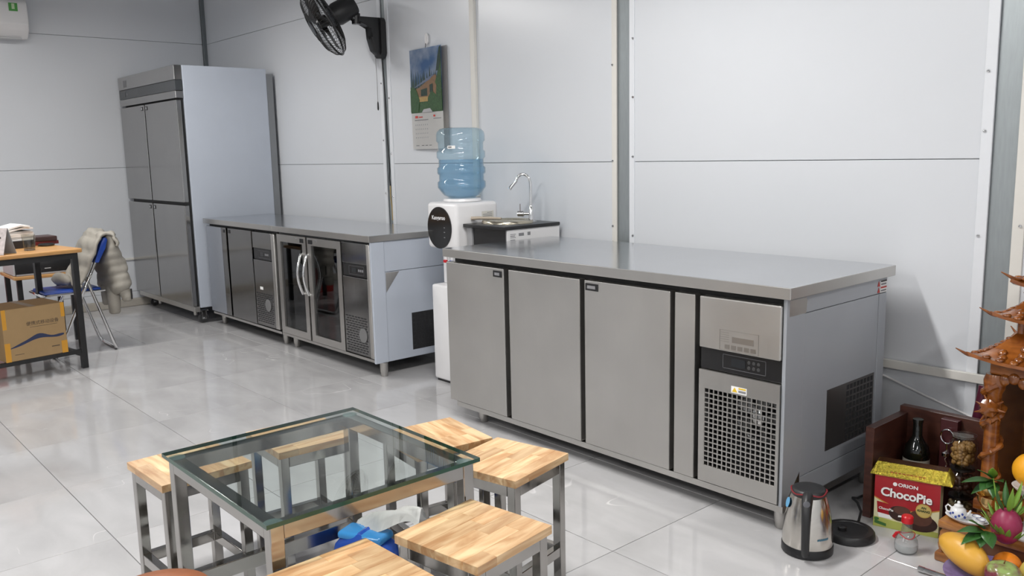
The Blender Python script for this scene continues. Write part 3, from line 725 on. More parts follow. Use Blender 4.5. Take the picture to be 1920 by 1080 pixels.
def water_bottle():
    cx, cy = -3.694, 2.885; R = .131; z0 = 1.0165
    t = thing('water_bottle', 'large blue translucent water bottle standing upside down on the dispenser', 'bottle', (cx, cy, z0))
    h = .372
    prof = [(.03, 0), (.075, .002), (.098, .014), (.112, .030), (.124, .046), (R, .056), (R, .084), (.122, .092), (.122, .122), (R, .132), (R, .160), (.122, .168), (.122, .206), (R, .216), (R, .246), (.122, .254), (.122, .292), (.124, .296), (R, .304), (R, .336), (.126, .352), (.112, .366), (.09, .372), (0, .374)]
    prof = [(r, z*1.0) for r, z in prof]
    o = obj('shell', lathe(prof, 48, (cx, cy, z0)), BOTTLEPET, t, True, angle=0)
    wp_ = [(max(0, r-.004), z+.003) for r, z in prof if z < .205] + [(.118, .205), (0, .205)]
    obj('water', lathe(wp_, 48, (cx, cy, z0)), WATER, t, True)
    a = math.radians(-62); bm = new()
    for k in range(6):
        a0 = a-.18+k*.06; a1 = a0+.06
        p = [(cx+.1235*math.cos(q), cy+.1235*math.sin(q)) for q in (a0, a1)]
        quad(bm, [(p[0][0], p[0][1], z0+.262), (p[1][0], p[1][1], z0+.262), (p[1][0], p[1][1], z0+.278), (p[0][0], p[0][1], z0+.278)])
    bmesh.ops.remove_doubles(bm, verts=list(bm.verts), dist=.0001)
    lb = obj('label', bm, PAPER, t)
    bm = new(); q0 = a-.14; q1 = a+.02
    quad(bm, [(cx+.124*math.cos(q0), cy+.124*math.sin(q0), z0+.266), (cx+.124*math.cos(q1), cy+.124*math.sin(q1), z0+.266), (cx+.124*math.cos(q1), cy+.124*math.sin(q1), z0+.274), (cx+.124*math.cos(q0), cy+.124*math.sin(q0), z0+.274)])
    sub('label_print', bm, PRINTG, lb)
water_bottle()
def sink_cabinet():
    x0, x1, y0, y1, H = -3.540, -3.212, 2.775, 3.150, .888
    t = thing('sink_cabinet', 'black-topped sink cabinet with white side, between dispenser and near counter', 'cabinet', ((x0+x1)/2, (y0+y1)/2, 0))
    top = obj('top', bbox(x0-.006, x1+.006, y0-.008, y1, H-.018, H, .004, 2), BLACK, t, True)
    obj('body', bbox(x0, x1-.006, y0+.030, y1, .02, H-.0185, .003), mat('grey_plastic', (.33, .33, .34), .35), t)
    fp = obj('front_panel', bbox(x0+.045, x1-.015, y0+.022, y0+.0295, .05, H-.0185, .002), BLACK, t)
    obj('front_pillar', bbox(x0, x0+.043, y0+.012, y0+.0295, .02, H-.0185, .004), mat('grey_plastic', (.33, .33, .34), .35), t)
    obj('front_pillar', bbox(x1-.014, x1-.0065, y0+.012, y0+.0295, .02, H-.0185, .002), mat('grey_plastic', (.33, .33, .34), .35), t)
    sp = obj('side_panel', bbox(x1-.0055, x1, y0+.012, y1, .02, H-.0185, .002), WHITE, t)
    for a, b, c, d in ((.018, .055, .845, .848), (.018, .050, .836, .840), (.018, .055, .828, .831), (.018, .050, .80, .82), (.075, .11, .835, .85), (.135, .155, .835, .852)):
        sub('side_print', bbox(x1, x1+.0006, y0+.012+a, y0+.012+b, c, d), PRINTG, sp)
    cx, cy = -3.40, 2.955
    obj('basin', lathe([(.05, H+.001), (.10, H+.0012), (.112, H+.008), (.122, H+.015), (.133, H+.015), (.138, H+.010), (.139, H+.0005)], 40, (cx, cy, 0), cap=False), steel('basin_steel', (.50, .46, .37), .2, (20, 20, 20), .03, .1), t, True)
    obj('basin_bottom', lathe([(0, H+.0002), (.118, H+.0002), (.118, H+.001), (0, H+.001)], 40, (cx, cy, 0)), mat('basin_dark', (.20, .17, .11), .3, .8), t, True)
    bx, by = -3.305, 3.035
    f = obj('faucet', tube(new(), [(bx, by, H), (bx, by, .99), (bx, by, 1.085)]+[(bx-.038*(1-math.cos(a))*.72, by-.038*(1-math.cos(a))*.72, 1.085+.055*math.sin(a)) for a in [i*math.pi/10 for i in range(1, 10)]]+[(bx-.072, by-.072, 1.075), (bx-.078, by-.078, 1.062)], [.008]*3+[.0075]*9+[.009, .009], 12), CHROME, t, True)
    sub('faucet_base', lathe([(.028, H), (.028, H+.006), (.014, H+.012), (.012, H+.085), (.009, H+.09)], 20, (bx, by, 0)), CHROME, f, smooth=True)
    sub('valve', tube(new(), [(bx, by, .934), (bx-.03, by-.02, .934), (bx-.034, by-.022, .934), (bx-.06, by-.04, .934)], [.008, .008, .015, .015], 12), CHROME, f, smooth=True)
    sub('valve_lever', tube(new(), [(bx-.05, by-.033, .945), (bx-.05, by-.033, .985)], .0035, 8), CHROME, f, smooth=True)
sink_cabinet()
tag(obj('brush', tube(new(), [(-3.545, 2.825, .912), (-3.515, 2.85, .914), (-3.44, 2.89, .913), (-3.40, 2.91, .912)], [.010, .009, .007, .006], 10), mat('handle_tan', (.45, .38, .30), .5), None, True), 'tan scrubbing brush lying across the round sink basin', 'brush')

# ================================================================== WALL FAN, CALENDAR, AIR CONDITIONER
def wall_fan():
    bx = -4.868
    t = thing('wall_fan', 'black wall fan with wire cage on a bracket over the steel column', 'fan', (bx, YW-.006, 1.99))
    bm = new(); prism(bm, rrect(bx-.048, bx+.048, 1.875, 2.13, .03), 'y', YW-.045, YW-.0065); bev(bm, .004, 2)
    br = obj('bracket', bm, BLACKP, t, True, angle=40)
    bm = new(); prism(bm, [(YW-.0455, 1.89), (YW-.085, 1.92), (YW-.11, 2.0), (YW-.10, 2.065), (YW-.20, 2.09), (YW-.20, 2.125), (YW-.0455, 2.128)], 'x', bx-.036, bx+.036); bev(bm, .008, 2)
    arm = obj('arm', bm, BLACKP, t, True, angle=40)
    sub('knob', disc_y(bx, YW-.108, 2.0, .010, .008, 14), BLACK, arm)
    C = Vector((-4.945, 2.80, 2.085)); n = Vector((-.30, -.74, -.46)).normalized()
    q = n.to_track_quat('Z', 'Y').to_matrix().to_4x4(); M = Matrix.Translation(C) @ q
    jn = Vector((bx, YW-.21, 2.108)); mb = C-n*.175
    bm = new(); cyl(bm, jn+Vector((0, .012, -.03)), jn+Vector((0, .012, .035)), .028, 16); obj('pivot', bm, BLACK, t, True, angle=40)
    bm = lathe([(0, -.235), (.055, -.232), (.070, -.215), (.073, -.10), (.060, -.06), (.0, -.055)], 28); bm.transform(M); obj('motor', bm, BLACKP, t, True, angle=40)
    bm = new(); tube(bm, [jn, (jn+mb)/2+Vector((0, 0, .005)), mb], .024, 12); obj('neck', bm, BLACK, t, True)
    # cage: wires from the hub over the rim, plus rings
    R = .225; wires = new(); rad = [(.03, .075), (.10, .072), (.17, .055), (.212, .028), (R, 0), (.212, -.028), (.17, -.050), (.10, -.062), (.05, -.064)]
    for k in range(60):
        a = 2*math.pi*k/60; tube(wires, [M @ Vector((r*math.cos(a), r*math.sin(a), z)) for r, z in rad], .0013, 4, cap=False)
    for r, z in ((.10, .073), (.17, .056), (.17, -.051)):
        tube(wires, [M @ Vector((r*math.cos(i*math.pi/24), r*math.sin(i*math.pi/24), z)) for i in range(48)], .0016, 5, True)
    cage = obj('cage', wires, mat('cage_wire', (.05, .05, .05), .3, .6), t, True)
    bm = new(); tube(bm, [M @ Vector((R*math.cos(i*math.pi/32), R*math.sin(i*math.pi/32), 0)) for i in range(64)], .0065, 8, True); sub('rim', bm, BLACK, cage, smooth=True)
    bm = lathe([(0, .072), (.045, .072), (.045, .080), (0, .084)], 28); bm.transform(M); sub('badge', bm, BLACK, cage, smooth=True)
    bl = new()
    for k in range(5):
        a = 2*math.pi*k/5; ring = []
        for s in range(7):
            r = .035+(.198-.035)*s/6; wd = .18+.62*math.sin(math.pi*min(1, .25+.62*s/6))
            row = []
            for j in range(5):
                th = a+(j/4-.5)*wd*1.15; row.append(bl.verts.new(M @ Vector((r*math.cos(th), r*math.sin(th), .012+(j/4-.5)*.038))))
            ring.append(row)
        for s in range(6):
            for j in range(4): bl.faces.new((ring[s][j], ring[s+1][j], ring[s+1][j+1], ring[s][j+1]))
    bmesh.ops.solidify(bl, geom=list(bl.faces), thickness=.0025)
    hub = obj('blades', bl, mat('blade_smoke', (.045, .042, .04), .25), t, True, angle=0)
    bm = lathe([(0, -.03), (.036, -.03), (.038, .03), (.028, .042), (0, .045)], 24); bm.transform(M); sub('blade_hub', bm, BLACK, hub, smooth=True)
    bm = new(); tube(bm, [(bx-.025, YW-.05, 1.885), (bx-.026, YW-.045, 1.76), (bx-.027, YW-.045, 1.60)], .0022, 6)
    cd_ = obj('pull_cord', bm, mat('cord_grey', (.35, .35, .35), .6), t); sub('cord_pull', lathe([(.003, 1.545), (.006, 1.555), (.005, 1.59), (.002, 1.602)], 10, (bx-.027, YW-.045, 0)), BLACK, cd_)
    bm = new(); tube(bm, [(bx+.005, YW-.02, 1.876), (bx+.004, YW-.012, 1.75), (bx+.006, YW-.008, 1.62), (bx+.010, YW-.008, 1.45), (bx+.016, YW-.008, 1.30), (bx+.018, YW-.006, 1.15), (bx+.012, YW-.006, 1.10), (bx+.018, YW-.006, 1.05)], .0045, 8)
    ca = obj('power_cable', bm, BLACK, t, True)
    bm = new(); tube(bm, [(bx+.018, YW-.006, 1.05), (bx+.016, YW-.006, .98), (bx+.028, YW-.006, .90), (bx+.030, YW-.006, .82)], .0045, 8); sub('yellow_cable', bm, mat('cable_tan', (.42, .31, .14), .5), ca, smooth=True)
wall_fan()
def calendar():
    x0, x1 = -4.555, -4.195; zt, zm, zb = 1.893, 1.508, 1.285; y = YW-.012
    t = thing('wall_calendar', 'hanging wall calendar with a photo of a wooden house in a pine forest', 'calendar', ((x0+x1)/2, YW, zt))
    def curl(x): u = (x-x0)/(x1-x0); return y-.022*u
    def sheet(za, zb_, off, n=10):
        bm = new(); A = [bm.verts.new((x0+(x1-x0)*i/n, curl(x0+(x1-x0)*i/n)-off, za)) for i in range(n+1)]; B = [bm.verts.new((x0+(x1-x0)*i/n, curl(x0+(x1-x0)*i/n)-off, zb_)) for i in range(n+1)]
        for i in range(n): bm.faces.new((A[i], A[i+1], B[i+1], B[i]))
        bmesh.ops.solidify(bm, geom=list(bm.faces), thickness=.0015); return bm
    def flat(pts, off, n=0):
        bm = new(); bm.faces.new([bm.verts.new((x0+u*(x1-x0), curl(x0+u*(x1-x0))-off, zm+v*(zt-zm))) for u, v in pts]); return bm
    obj('rear_pages', bbox(x0+.03, x1+.012, YW-.011, YW-.0065, zb+.005, zt-.003), mat('page_grey', (.30, .29, .28), .7), t)
    # picture: a printed photograph, sky over forest
    m, nt, b = nodes('calendar_sky'); L = nt.links.new
    tc = nt.nodes.new('ShaderNodeTexCoord'); n = nt.nodes.new('ShaderNodeTexNoise'); n.inputs['Scale'].default_value = 9; n.inputs['Detail'].default_value = 5
    L(tc.outputs['Object'], n.inputs['Vector']); cr = nt.nodes.new('ShaderNodeValToRGB'); e = cr.color_ramp.elements
    e[0].position = .35; e[0].color = (.11, .22, .45, 1); e[1].position = .66; e[1].color = (.50, .58, .70, 1); L(n.outputs['Fac'], cr.inputs['Fac']); L(cr.outputs['Color'], b.inputs['Base Color']); b.inputs['Roughness'].default_value = .3
    pic = obj('picture_page', sheet(zt, zm, .004), m, t)
    page = obj('date_page', sheet(zm, zb, .004), PAPER, t)
    FD = mat('print_forest', (.02, .042, .03), .3, 0, .6, 90); FG = mat('print_foliage', (.035, .085, .028), .3, 0, .85, 90); FB = mat('print_bluegreen', (.05, .085, .10), .3, 0, .4, 40)
    k = [.0048]
    def pr(name, pts, m): k[0] += .0004; return sub(name, flat(pts, k[0]), m, pic)
    random.seed(3)
    u = 0; far = [(0, 0), (0, .62)]
    for i in range(13): far += [(i/13+.01, .60-.1*(i > 6)+random.uniform(-.02, .05)), (i/13+.04, .70-.08*(i > 7)+random.uniform(-.06, .08)), (min(.99, i/13+.065), .58)]
    bm = new()
    for i in range(14):
        a = i/14; h_ = .66+random.uniform(-.08, .09)-.1*math.sin(a*3)
        bm.faces.new([bm.verts.new((x0+q*(x1-x0), curl(x0+q*(x1-x0))-.0051, zm+v*(zt-zm))) for q, v in ((a, .35), (min(1, a+.085), .35), (a+.045, h_))])
    sub('print_far_trees', bm, FB, pic); k[0] = .0054
    bm = new()
    for i in range(10):
        a = .05+i/11; h_ = .55+.05*math.sin(i*2.3)+(.12 if i in (4, 5, 6, 8) else 0)
        bm.faces.new([bm.verts.new((x0+q*(x1-x0), curl(x0+q*(x1-x0))-.0056, zm+v*(zt-zm))) for q, v in ((a-.03, .2), (min(1, a+.10), .2), (a+.035, h_))])
    sub('print_trees', bm, FD, pic)
    pr('print_ground', [(0, 0), (1, 0), (1, .34), (.5, .30), (0, .42)], FG)
    pr('print_house', [(.20, .18), (.82, .18), (.86, .52), (.80, .575), (.30, .40), (.18, .38)], mat('print_timber', (.20, .115, .06), .3, 0, .3, 60))
    pr('print_roof', [(.08, .385), (.62, .50), (.78, .585), (.66, .56), (.20, .43)], mat('print_roof', (.12, .15, .22), .3))
    pr('print_window', [(.34, .26), (.54, .26), (.54, .38), (.34, .36)], FD); pr('print_window', [(.62, .30), (.72, .30), (.72, .44), (.62, .42)], FD)
    pr('print_balcony', [(.20, .17), (.56, .17), (.56, .245), (.20, .245)], mat('print_yellowwood', (.38, .25, .09), .3, 0, .3, 80))
    pr('print_bush', [(.0, .02), (.24, .02), (.30, .2), (.20, .36), (.10, .42), (.0, .36)], FG); pr('print_bush', [(.55, .02), (.86, .02), (.84, .25), (.68, .33), (.56, .22)], FG)
    pr('print_pine', [(.78, .02), (.995, .02), (.995, .97), (.93, .86), (.95, .80), (.86, .66), (.90, .62), (.80, .45), (.84, .40)], FG)
    pr('print_pine', [(.84, .62), (.92, .62), (.995, .80), (.995, .99), (.95, .97), (.90, .84)], FD)
    pr('print_path', [(.36, .0), (.70, .0), (.62, .06), (.42, .05)], mat('print_stone', (.42, .41, .42), .4))
    def ln(u0, u1, za, zb_, m):
        bm = new(); A, B = x0+u0*(x1-x0), x0+u1*(x1-x0)
        quad(bm, [(A, curl(A)-.0055, za), (B, curl(B)-.0055, za), (B, curl(B)-.0055, zb_), (A, curl(A)-.0055, zb_)]); sub('print_dates', bm, m, page)
    ln(.12, .21, zm-.018, zm-.032, PRINTR); ln(.24, .36, zm-.023, zm-.030, PRINTR); ln(.10, .54, zm-.042, zm-.047, PRINTG); ln(.70, .76, zm-.018, zm-.030, PRINTR); ln(.70, .94, zm-.038, zm-.042, PRINTG)
    for r in range(4):
        for c in range(7): ln(.12+c*.062, .14+c*.062, zm-.07-r*.026, zm-.078-r*.026, mat('print_pale', (.45, .45, .46), .6))
    ln(.12, .22, zb+.024, zb+.020, PRINTG); ln(.30, .38, zb+.024, zb+.021, PRINTB); ln(.42, .50, zb+.024, zb+.021, PRINTB); ln(.54, .62, zb+.024, zb+.021, PRINTB)
    bm = new(); tube(bm, [(-4.375, y-.012, zt-.004), (-4.372, y-.010, zt+.012), (-4.375, y-.008, zt+.026)], .002, 6); obj('wire_hook', bm, PRINTB, t)
calendar()
bm = new(); tube(bm, [(-4.373+.012*math.cos(a), YW-.012, 1.945+.030*math.sin(a)) for a in [i*2*math.pi/20 for i in range(20)]], .0055, 8, True); box(bm, -4.383, -4.363, YW-.0095, YW-.0002, 1.925, 1.965)
tag(obj('wall_hook', bm, WHITE, None, True), 'small white oval stick-on hook above the calendar', 'hook')
def air_con():
    y0, y1 = .90, 1.735; x0, x1 = XW, XW+.20
    t = thing('air_conditioner', 'white wall air conditioner with a green label, high on the left wall', 'air conditioner', (XW, 1.3, 2.34))
    bm = new(); prism(bm, [(x0+.001, 2.21), (x0+.12, 2.20), (x0+.175, 2.265), (x0+.20, 2.30), (x0+.195, 2.46), (x0+.16, 2.495), (x0+.001, 2.50)], 'y', y0, y1); bev(bm, .012, 3)
    obj('casing', bm, WHITE, t, True, angle=40)
    obj('vent_flap', bbox(x0+.05, x0+.15, y0+.05, y1-.05, 2.196, 2.204, .002), mat('flap_grey', (.55, .55, .55), .4), t)
    g = obj('energy_label', bbox(x0+.1985, x0+.2012, y1-.13, y1-.07, 2.395, 2.455), mat('label_green', (.06, .30, .05), .4), t)
    sub('label_stripe', bbox(x0+.2012, x0+.2016, y1-.11, y1-.09, 2.41, 2.45), mat('label_light', (.5, .62, .4), .4), g)
air_con()
# ================================================================== DESK CORNER
DT = math.radians(9)
def desk():
    t = thing('desk', 'wood-topped desk on black square legs at the left edge of the picture', 'desk', (-5.567, 1.437, 0), DT, local=True)
    # local: +y runs back into the desk end, the long side runs to local -y; x<0 is the depth
    Lg, D, H = 1.30, .64, .74
    obj('desktop', bbox(-D, 0, -Lg, 0, H-.026, H, .008, 3), DESKW, t, True)
    lx0, lx1, ly0, ly1 = -D+.035, -.045, -Lg+.05, -.035
    for x in (lx0, lx1):
        for y in (ly0, ly1):
            l = new(); sqtube(l, (x, y, 0), (x, y, H-.0265), .034); bev(l, .002, 1); obj('leg', l, BLACKP, t)
    for p, q in (((lx0+.017, ly1), (lx1-.017, ly1)), ((lx0+.017, ly0), (lx1-.017, ly0)), ((lx0, ly0+.017), (lx0, ly1-.017)), ((lx1, ly0+.017), (lx1, ly1-.017))):
        l = new(); sqtube(l, (p[0], p[1], H-.0445), (q[0], q[1], H-.0445), .03, .035); obj('top_rail', l, BLACKP, t)
    for p, q in (((lx0, ly0+.017), (lx0, ly1-.017)), ((lx1, ly0+.017), (lx1, ly1-.017)), ((-.33, ly0+.017), (-.33, ly1-.017))):
        l = new(); sqtube(l, (p[0], p[1], .108), (q[0], q[1], .108), .024, .024); obj('foot_rail', l, BLACKP, t)
    for y in (ly0, ly1):
        l = new(); sqtube(l, (lx0+.017, y, .084), (lx1-.017, y, .084), .024, .022); obj('cross_rail', l, BLACKP, t)
    return t
dk = desk()
def on_desk(x, y, z=.7405):
    c, s = math.cos(DT), math.sin(DT); return (-5.567+x*c-y*s, 1.437+x*s+y*c, z)
def cardboard_box():
    p = on_desk(-.028, -.475, .1215)
    t = thing('cardboard_box', 'brown cardboard box with a blue wave print resting under the desk', 'box', p, DT, local=True)
    # front face looks to local +x; length along local y
    w, d, h = .345, .30, .305
    bm = bbox(-d, 0, 0, w, 0, h, .003, 1); body = obj('carton', bm, CARD, t)
    for a, b, c, e in ((0, .030, 0, .11), (0, .022, .19, h), (w-.034, w, 0, .075), (w-.022, w, .22, h)):
        obj('corner_tape', bbox(0, .0008, a, b, c, e), TAPE, t)
    obj('top_tape', bbox(-d, 0, w/2-.02, w/2+.02, h, h+.0008), mat('tape_brown', (.25, .16, .07), .35), t)
    up_, lo_ = [], []
    for i in range(21):
        u = i/20; y = .03+u*(w-.045); c = .075+.055*u+.022*math.sin(u*6.5-1.2)*u; th = .004+.020*math.sin(math.pi*u)+.008*math.sin(u*15)*u
        up_.append((y, c+max(th, .003))); lo_.append((y, c))
    bm = new()
    for i in range(20):
        quad(bm, [(.0009, lo_[i][0], lo_[i][1]), (.0009, lo_[i+1][0], lo_[i+1][1]), (.0009, up_[i+1][0], up_[i+1][1]), (.0009, up_[i][0], up_[i][1])])
    obj('wave_print', bm, mat('print_navy', (.025, .035, .09), .6), t)
    text('print_text', '便携式移动设备', .026, mat('print_dim', (.10, .07, .045), .7), (.0006, w*.63, .205), (0, 1, 0), (0, 0, 1), t)
    obj('print_line', bbox(0, .0006, w*.42, w*.86, .184, .186), mat('print_dim', (.10, .07, .045), .7), t)
    obj('print_code', bbox(0, .0006, .05, .10, .035, .038), mat('print_dim', (.10, .07, .045), .7), t); obj('print_code', bbox(0, .0006, w-.09, w-.045, .048, .054), mat('print_dim', (.10, .07, .045), .7), t)
cardboard_box()
def chair():
    t = thing('folding_chair', 'blue folding chair with chrome tube frame pushed up to the desk', 'chair', (-6.15, 1.5, 0))
    xa, xb = -6.355, -5.965
    r = .0105
    def U(name, f0, f1, bar):
        pts = [(xa, f1[0], f1[1]), (xa, f0[0], f0[1]+.03), (xa+.012, f0[0], f0[1]+.006), (xa+.04, f0[0], f0[1]), (xb-.04, f0[0], f0[1]), (xb-.012, f0[0], f0[1]+.006), (xb, f0[0], f0[1]+.03), (xb, f1[0], f1[1])]
        return obj(name, tube(new(), pts, r, 10), CHROME, t, True)
    # front tube runs from the front foot up to the back
    pts = [(xa, 1.655, .70), (xa, 1.345, .05), (xa+.012, 1.326, .015), (xa+.045, 1.322, r), (xb-.045, 1.322, r), (xb-.012, 1.326, .015), (xb, 1.345, .05), (xb, 1.655, .70), (xb-.01, 1.672, .735), (xb-.05, 1.677, .745), (xa+.05, 1.677, .745), (xa+.01, 1.672, .735)]
    fr = obj('front_frame', tube(new(), pts, r, 10, True), CHROME, t, True)
    xi, xo = xa+.026, xb-.026
    pts = [(xi, 1.545, .52), (xi, 1.685, .05), (xi+.012, 1.70, .016), (xi+.04, 1.705, r), (xo-.04, 1.705, r), (xo-.012, 1.70, .016), (xo, 1.685, .05), (xo, 1.545, .52)]
    obj('rear_frame', tube(new(), pts, r, 10), CHROME, t, True)
    bm = bbox(xi+.014, xo-.014, 1.30, 1.64, .405, .432, .009, 2); obj('seat', bm, BLUEP, t, True)
    obj('seat_rail', tube(new(), [(xi, 1.66, .412), (xi, 1.30, .412), (xi+.02, 1.285, .412), (xo-.02, 1.285, .412), (xo, 1.30, .412), (xo, 1.66, .412)], .008, 8), CHROME, t, True)
    bm = new(); n = 10
    prof = [(1.6, .60), (1.63, .67), (1.655, .73), (1.668, .757), (1.685, .762), (1.695, .745), (1.676, .69), (1.63, .60)]
    prism(bm, prof, 'x', xa-.012, xb+.012); bev(bm, .006, 2); obj('backrest', bm, BLUEP, t, True)
    for x in (xa, xb): obj('hinge', tube(new(), [(x-.013, 1.568, .515), (x+.013, 1.568, .515)], .010, 10), CHROME, t, True)
chair()
def jacket():
    t = thing('jacket', 'beige quilted puffer jacket hung over the back of the folding chair', 'jacket', (-6.13, 1.66, .76))
    path = [(1.50, .452), (1.50, .475), (1.535, .52), (1.56, .58), (1.585, .65), (1.615, .72), (1.648, .772), (1.685, .787), (1.722, .770), (1.735, .745), (1.742, .72)]
    x0, x1 = -6.33, -5.935; n = 18; bm = new(); rows = []
    # resample the path finely
    fine = []
    for a, b in zip(path, path[1:]):
        for k in range(4): fine.append((a[0]+(b[0]-a[0])*k/4, a[1]+(b[1]-a[1])*k/4))
    fine.append(path[-1]); m_ = len(fine)
    for j, (y, z) in enumerate(fine):
        a = fine[max(j-1, 0)]; b = fine[min(j+1, m_-1)]; ty, tz = b[0]-a[0], b[1]-a[1]; l = math.hypot(ty, tz) or 1; ny, nz = -tz/l, ty/l
        s = j/(m_-1); row = []
        for i in range(n+1):
            u = i/n; q = abs(math.sin(s*math.pi*7))**.45; pf = .024*q+.010*math.sin(u*9+s*7)+.005*math.sin(u*23+s*31)
            wide = 0.02*max(0, s-.45)*2
            x = x0+(x1+wide-x0)*u+.012*math.sin(s*13+u*2)
            edge = min(u, 1-u)*6; pf *= min(1, edge+.25)
            zz = z+nz*pf*(1 if s < .5 else 1)+(.03*math.sin(u*5)*max(0, s-.8)*4)
            row.append(bm.verts.new((x, y-ny*pf*-1 if False else y+ny*pf, zz)))
        rows.append(row)
    for j in range(m_-1):
        for i in range(n): bm.faces.new((rows[j][i], rows[j][i+1], rows[j+1][i+1], rows[j+1][i]))
    bmesh.ops.recalc_face_normals(bm, faces=list(bm.faces))
    bmesh.ops.solidify(bm, geom=list(bm.faces), thickness=.016)
    obj('body', bm, JACKET, t, True, angle=0)
    def sleeve(pts, r): return obj('sleeve', tube(new(), pts, r, 14), JACKET, t, True, angle=0)
    # the bulk hanging behind the backrest
    bm = new(); rings = []; N = 26; Z_ = 33
    for j in range(Z_+1):
        u = j/Z_; z = .772-.395*u; cy_ = 1.708+.062*u**.8; hy = (.020+.050*min(1, u*2.2))*(1 if u < .9 else 1-3*(u-.9)); hx = (.190+.018*u)*(1 if u < .93 else 1-2.2*(u-.93))
        pf = 1+.09*(abs(math.sin(u*math.pi*7.5))**.5-.5)
        row = []
        for i in range(N):
            a_ = 2*math.pi*i/N; c_, s_ = math.cos(a_), math.sin(a_)
            ex = abs(c_)**.55*(1 if c_ > 0 else -1); ey = abs(s_)**.7*(1 if s_ > 0 else -1)
            row.append(bm.verts.new((-6.135+ex*(hx+.012*(pf-1)*6)+.006*math.sin(9*u+a_*2), cy_+ey*hy*pf+.004*math.sin(u*21+a_*3), z+.02*math.sin(a_*1.0+.6)*u)))
        rings.append(row)
    for r0_, r1_ in zip(rings, rings[1:]):
        for i in range(N): bm.faces.new((r0_[i], r0_[(i+1) % N], r1_[(i+1) % N], r1_[i]))
    bm.faces.new(rings[0]); bm.faces.new(rings[-1])
    obj('rear_panel', bm, JACKET, t, True, angle=0)
    sleeve([(-5.99, 1.765, .42), (-5.965, 1.780, .38), (-5.960, 1.785, .355), (-5.960, 1.785, .335), (-5.960, 1.785, .325)], [.036, .038, .036, .033, .024])
    sleeve([(-6.06, 1.725, .42), (-6.04, 1.725, .36), (-6.03, 1.722, .31), (-6.03, 1.720, .25), (-6.03, 1.720, .24)], [.040, .042, .040, .036, .026])
    sleeve([(-6.16, 1.715, .42), (-6.15, 1.715, .36), (-6.14, 1.712, .33), (-6.14, 1.710, .30), (-6.14, 1.710, .29)], [.036, .038, .036, .033, .024])
    obj('hood', tube(new(), [(-6.32, 1.43, .478), (-6.24, 1.445, .488), (-6.15, 1.46, .487), (-6.08, 1.47, .475)], [.012, .042, .040, .018], 14), JACKET, t, True, angle=0)
    obj('zip_tag', bbox(-5.925, -5.919, 1.80, 1.808, .34, .41), BLACK, t)
jacket()
# low table with a printer behind the desk
t = thing('side_table', 'low wooden side table with black legs behind the desk', 'table', (-6.73, 1.44, 0))
obj('tabletop', bbox(-6.96, -6.52, 1.24, 1.64, .468, .49, .004), DESKW, t)
for x in (-6.93, -6.56):
    for y in (1.275, 1.605): obj('leg', bbox(x-.016, x+.016, y-.016, y+.016, 0, .4675, .002, 1), BLACKP, t)
t = thing('printer', 'black and grey printer standing on the low table', 'printer', (-6.73, 1.44, .4905))
obj('casing', bbox(-6.92, -6.56, 1.262, 1.618, .4905, .60, .010, 2), BLACKP, t, True)
obj('grey_frame', bbox(-6.562, -6.548, 1.262, 1.618, .4905, .502, .002), mat('grey_plastic', (.33, .33, .34), .35), t)
obj('grey_side', bbox(-6.90, -6.57, 1.250, 1.2615, .492, .60, .003), mat('light_grey_plastic', (.5, .5, .51), .35), t)
obj('lid', bbox(-6.90, -6.58, 1.27, 1.61, .6005, .635, .01, 2), mat('light_grey_plastic', (.5, .5, .51), .35), t, True)
obj('logo_mark', bbox(-6.5605, -6.5595, 1.44, 1.48, .527, .533), mat('logo_white', (.5, .5, .5), .5), t)
# things on the desk
def small_box(name, x, y, z, w, d, h, m, label, cat, rz=0, b=.002):
    p = on_desk(x, y, z); o = obj(name, bbox(-w/2, w/2, -d/2, d/2, 0, h, b, 2), m, None, True, angle=30); o.location = p; o.rotation_euler = (0, 0, DT+rz); tag(o, label, cat); return o
small_box('document_tray', -.47, -.235, .7405, .26, .20, .045, mat('tray_black', (.02, .02, .022), .35), 'black document tray under the loose papers on the desk', 'tray', .05)
p = on_desk(-.47, -.235, .786)
t = thing('paper_stack', 'untidy stack of white papers on the black tray', 'paper', p, DT, local=True)
random.seed(5)
for k in range(7):
    bm = bbox(-.115, .115, -.10, .10, 0, .0105, .0005, 1); bmesh.ops.subdivide_edges(bm, edges=list(bm.edges), cuts=3, use_grid_fill=True)
    for v in bm.verts: v.co.z += k*.0112+(.012*math.sin(v.co.y*28)*(k/6)**2 if k > 4 else 0)+(0.006 if k > 4 else 0)
    bm.transform(Matrix.Rotation(random.uniform(-.12, .12), 4, 'Z')); obj('sheet', bm, PAPER if k % 3 != 1 else mat('paper_grey', (.5, .5, .5), .7), t)
small_box('folder', -.52, -.03, .7405, .16, .15, .022, mat('red_cover', (.16, .02, .02), .4), 'dark red book under the brown folder on the desk', 'book', .1)
small_box('folder', -.515, -.03, .7628, .17, .15, .030, mat('brown_cover', (.05, .022, .02), .4), 'dark brown leather folder on top of the red book', 'folder', -.1, .006)
o = obj('coaster', lathe([(0, 0), (.045, 0), (.048, .008), (.040, .015), (0, .016)], 28), BLACK, None, True); o.location = on_desk(-.36, -.06); tag(o, 'round black dish on the desk behind the drinking glass', 'dish')
t = thing('drinking_glass', 'clear drinking glass on the desk beside the standing calendar', 'glass', on_desk(-.16, -.235), local=True)
obj('bowl', lathe([(.026, .008), (.030, .0), (.038, .095), (.0355, .095), (.029, .012), (0, .012)], 28), JARGLASS, t, True, angle=50)
obj('thick_base', lathe([(0, .0), (.027, .0), (.029, .011), (0, .0112)], 28), clear('glass_base', (.6, .6, .6), 1.5, .05, .4, (.7, .7, .7)), t, True)
t = thing('desk_calendar', 'standing tent desk calendar with colourful printed page', 'calendar', on_desk(-.10, -.43), DT-math.radians(55), local=True)
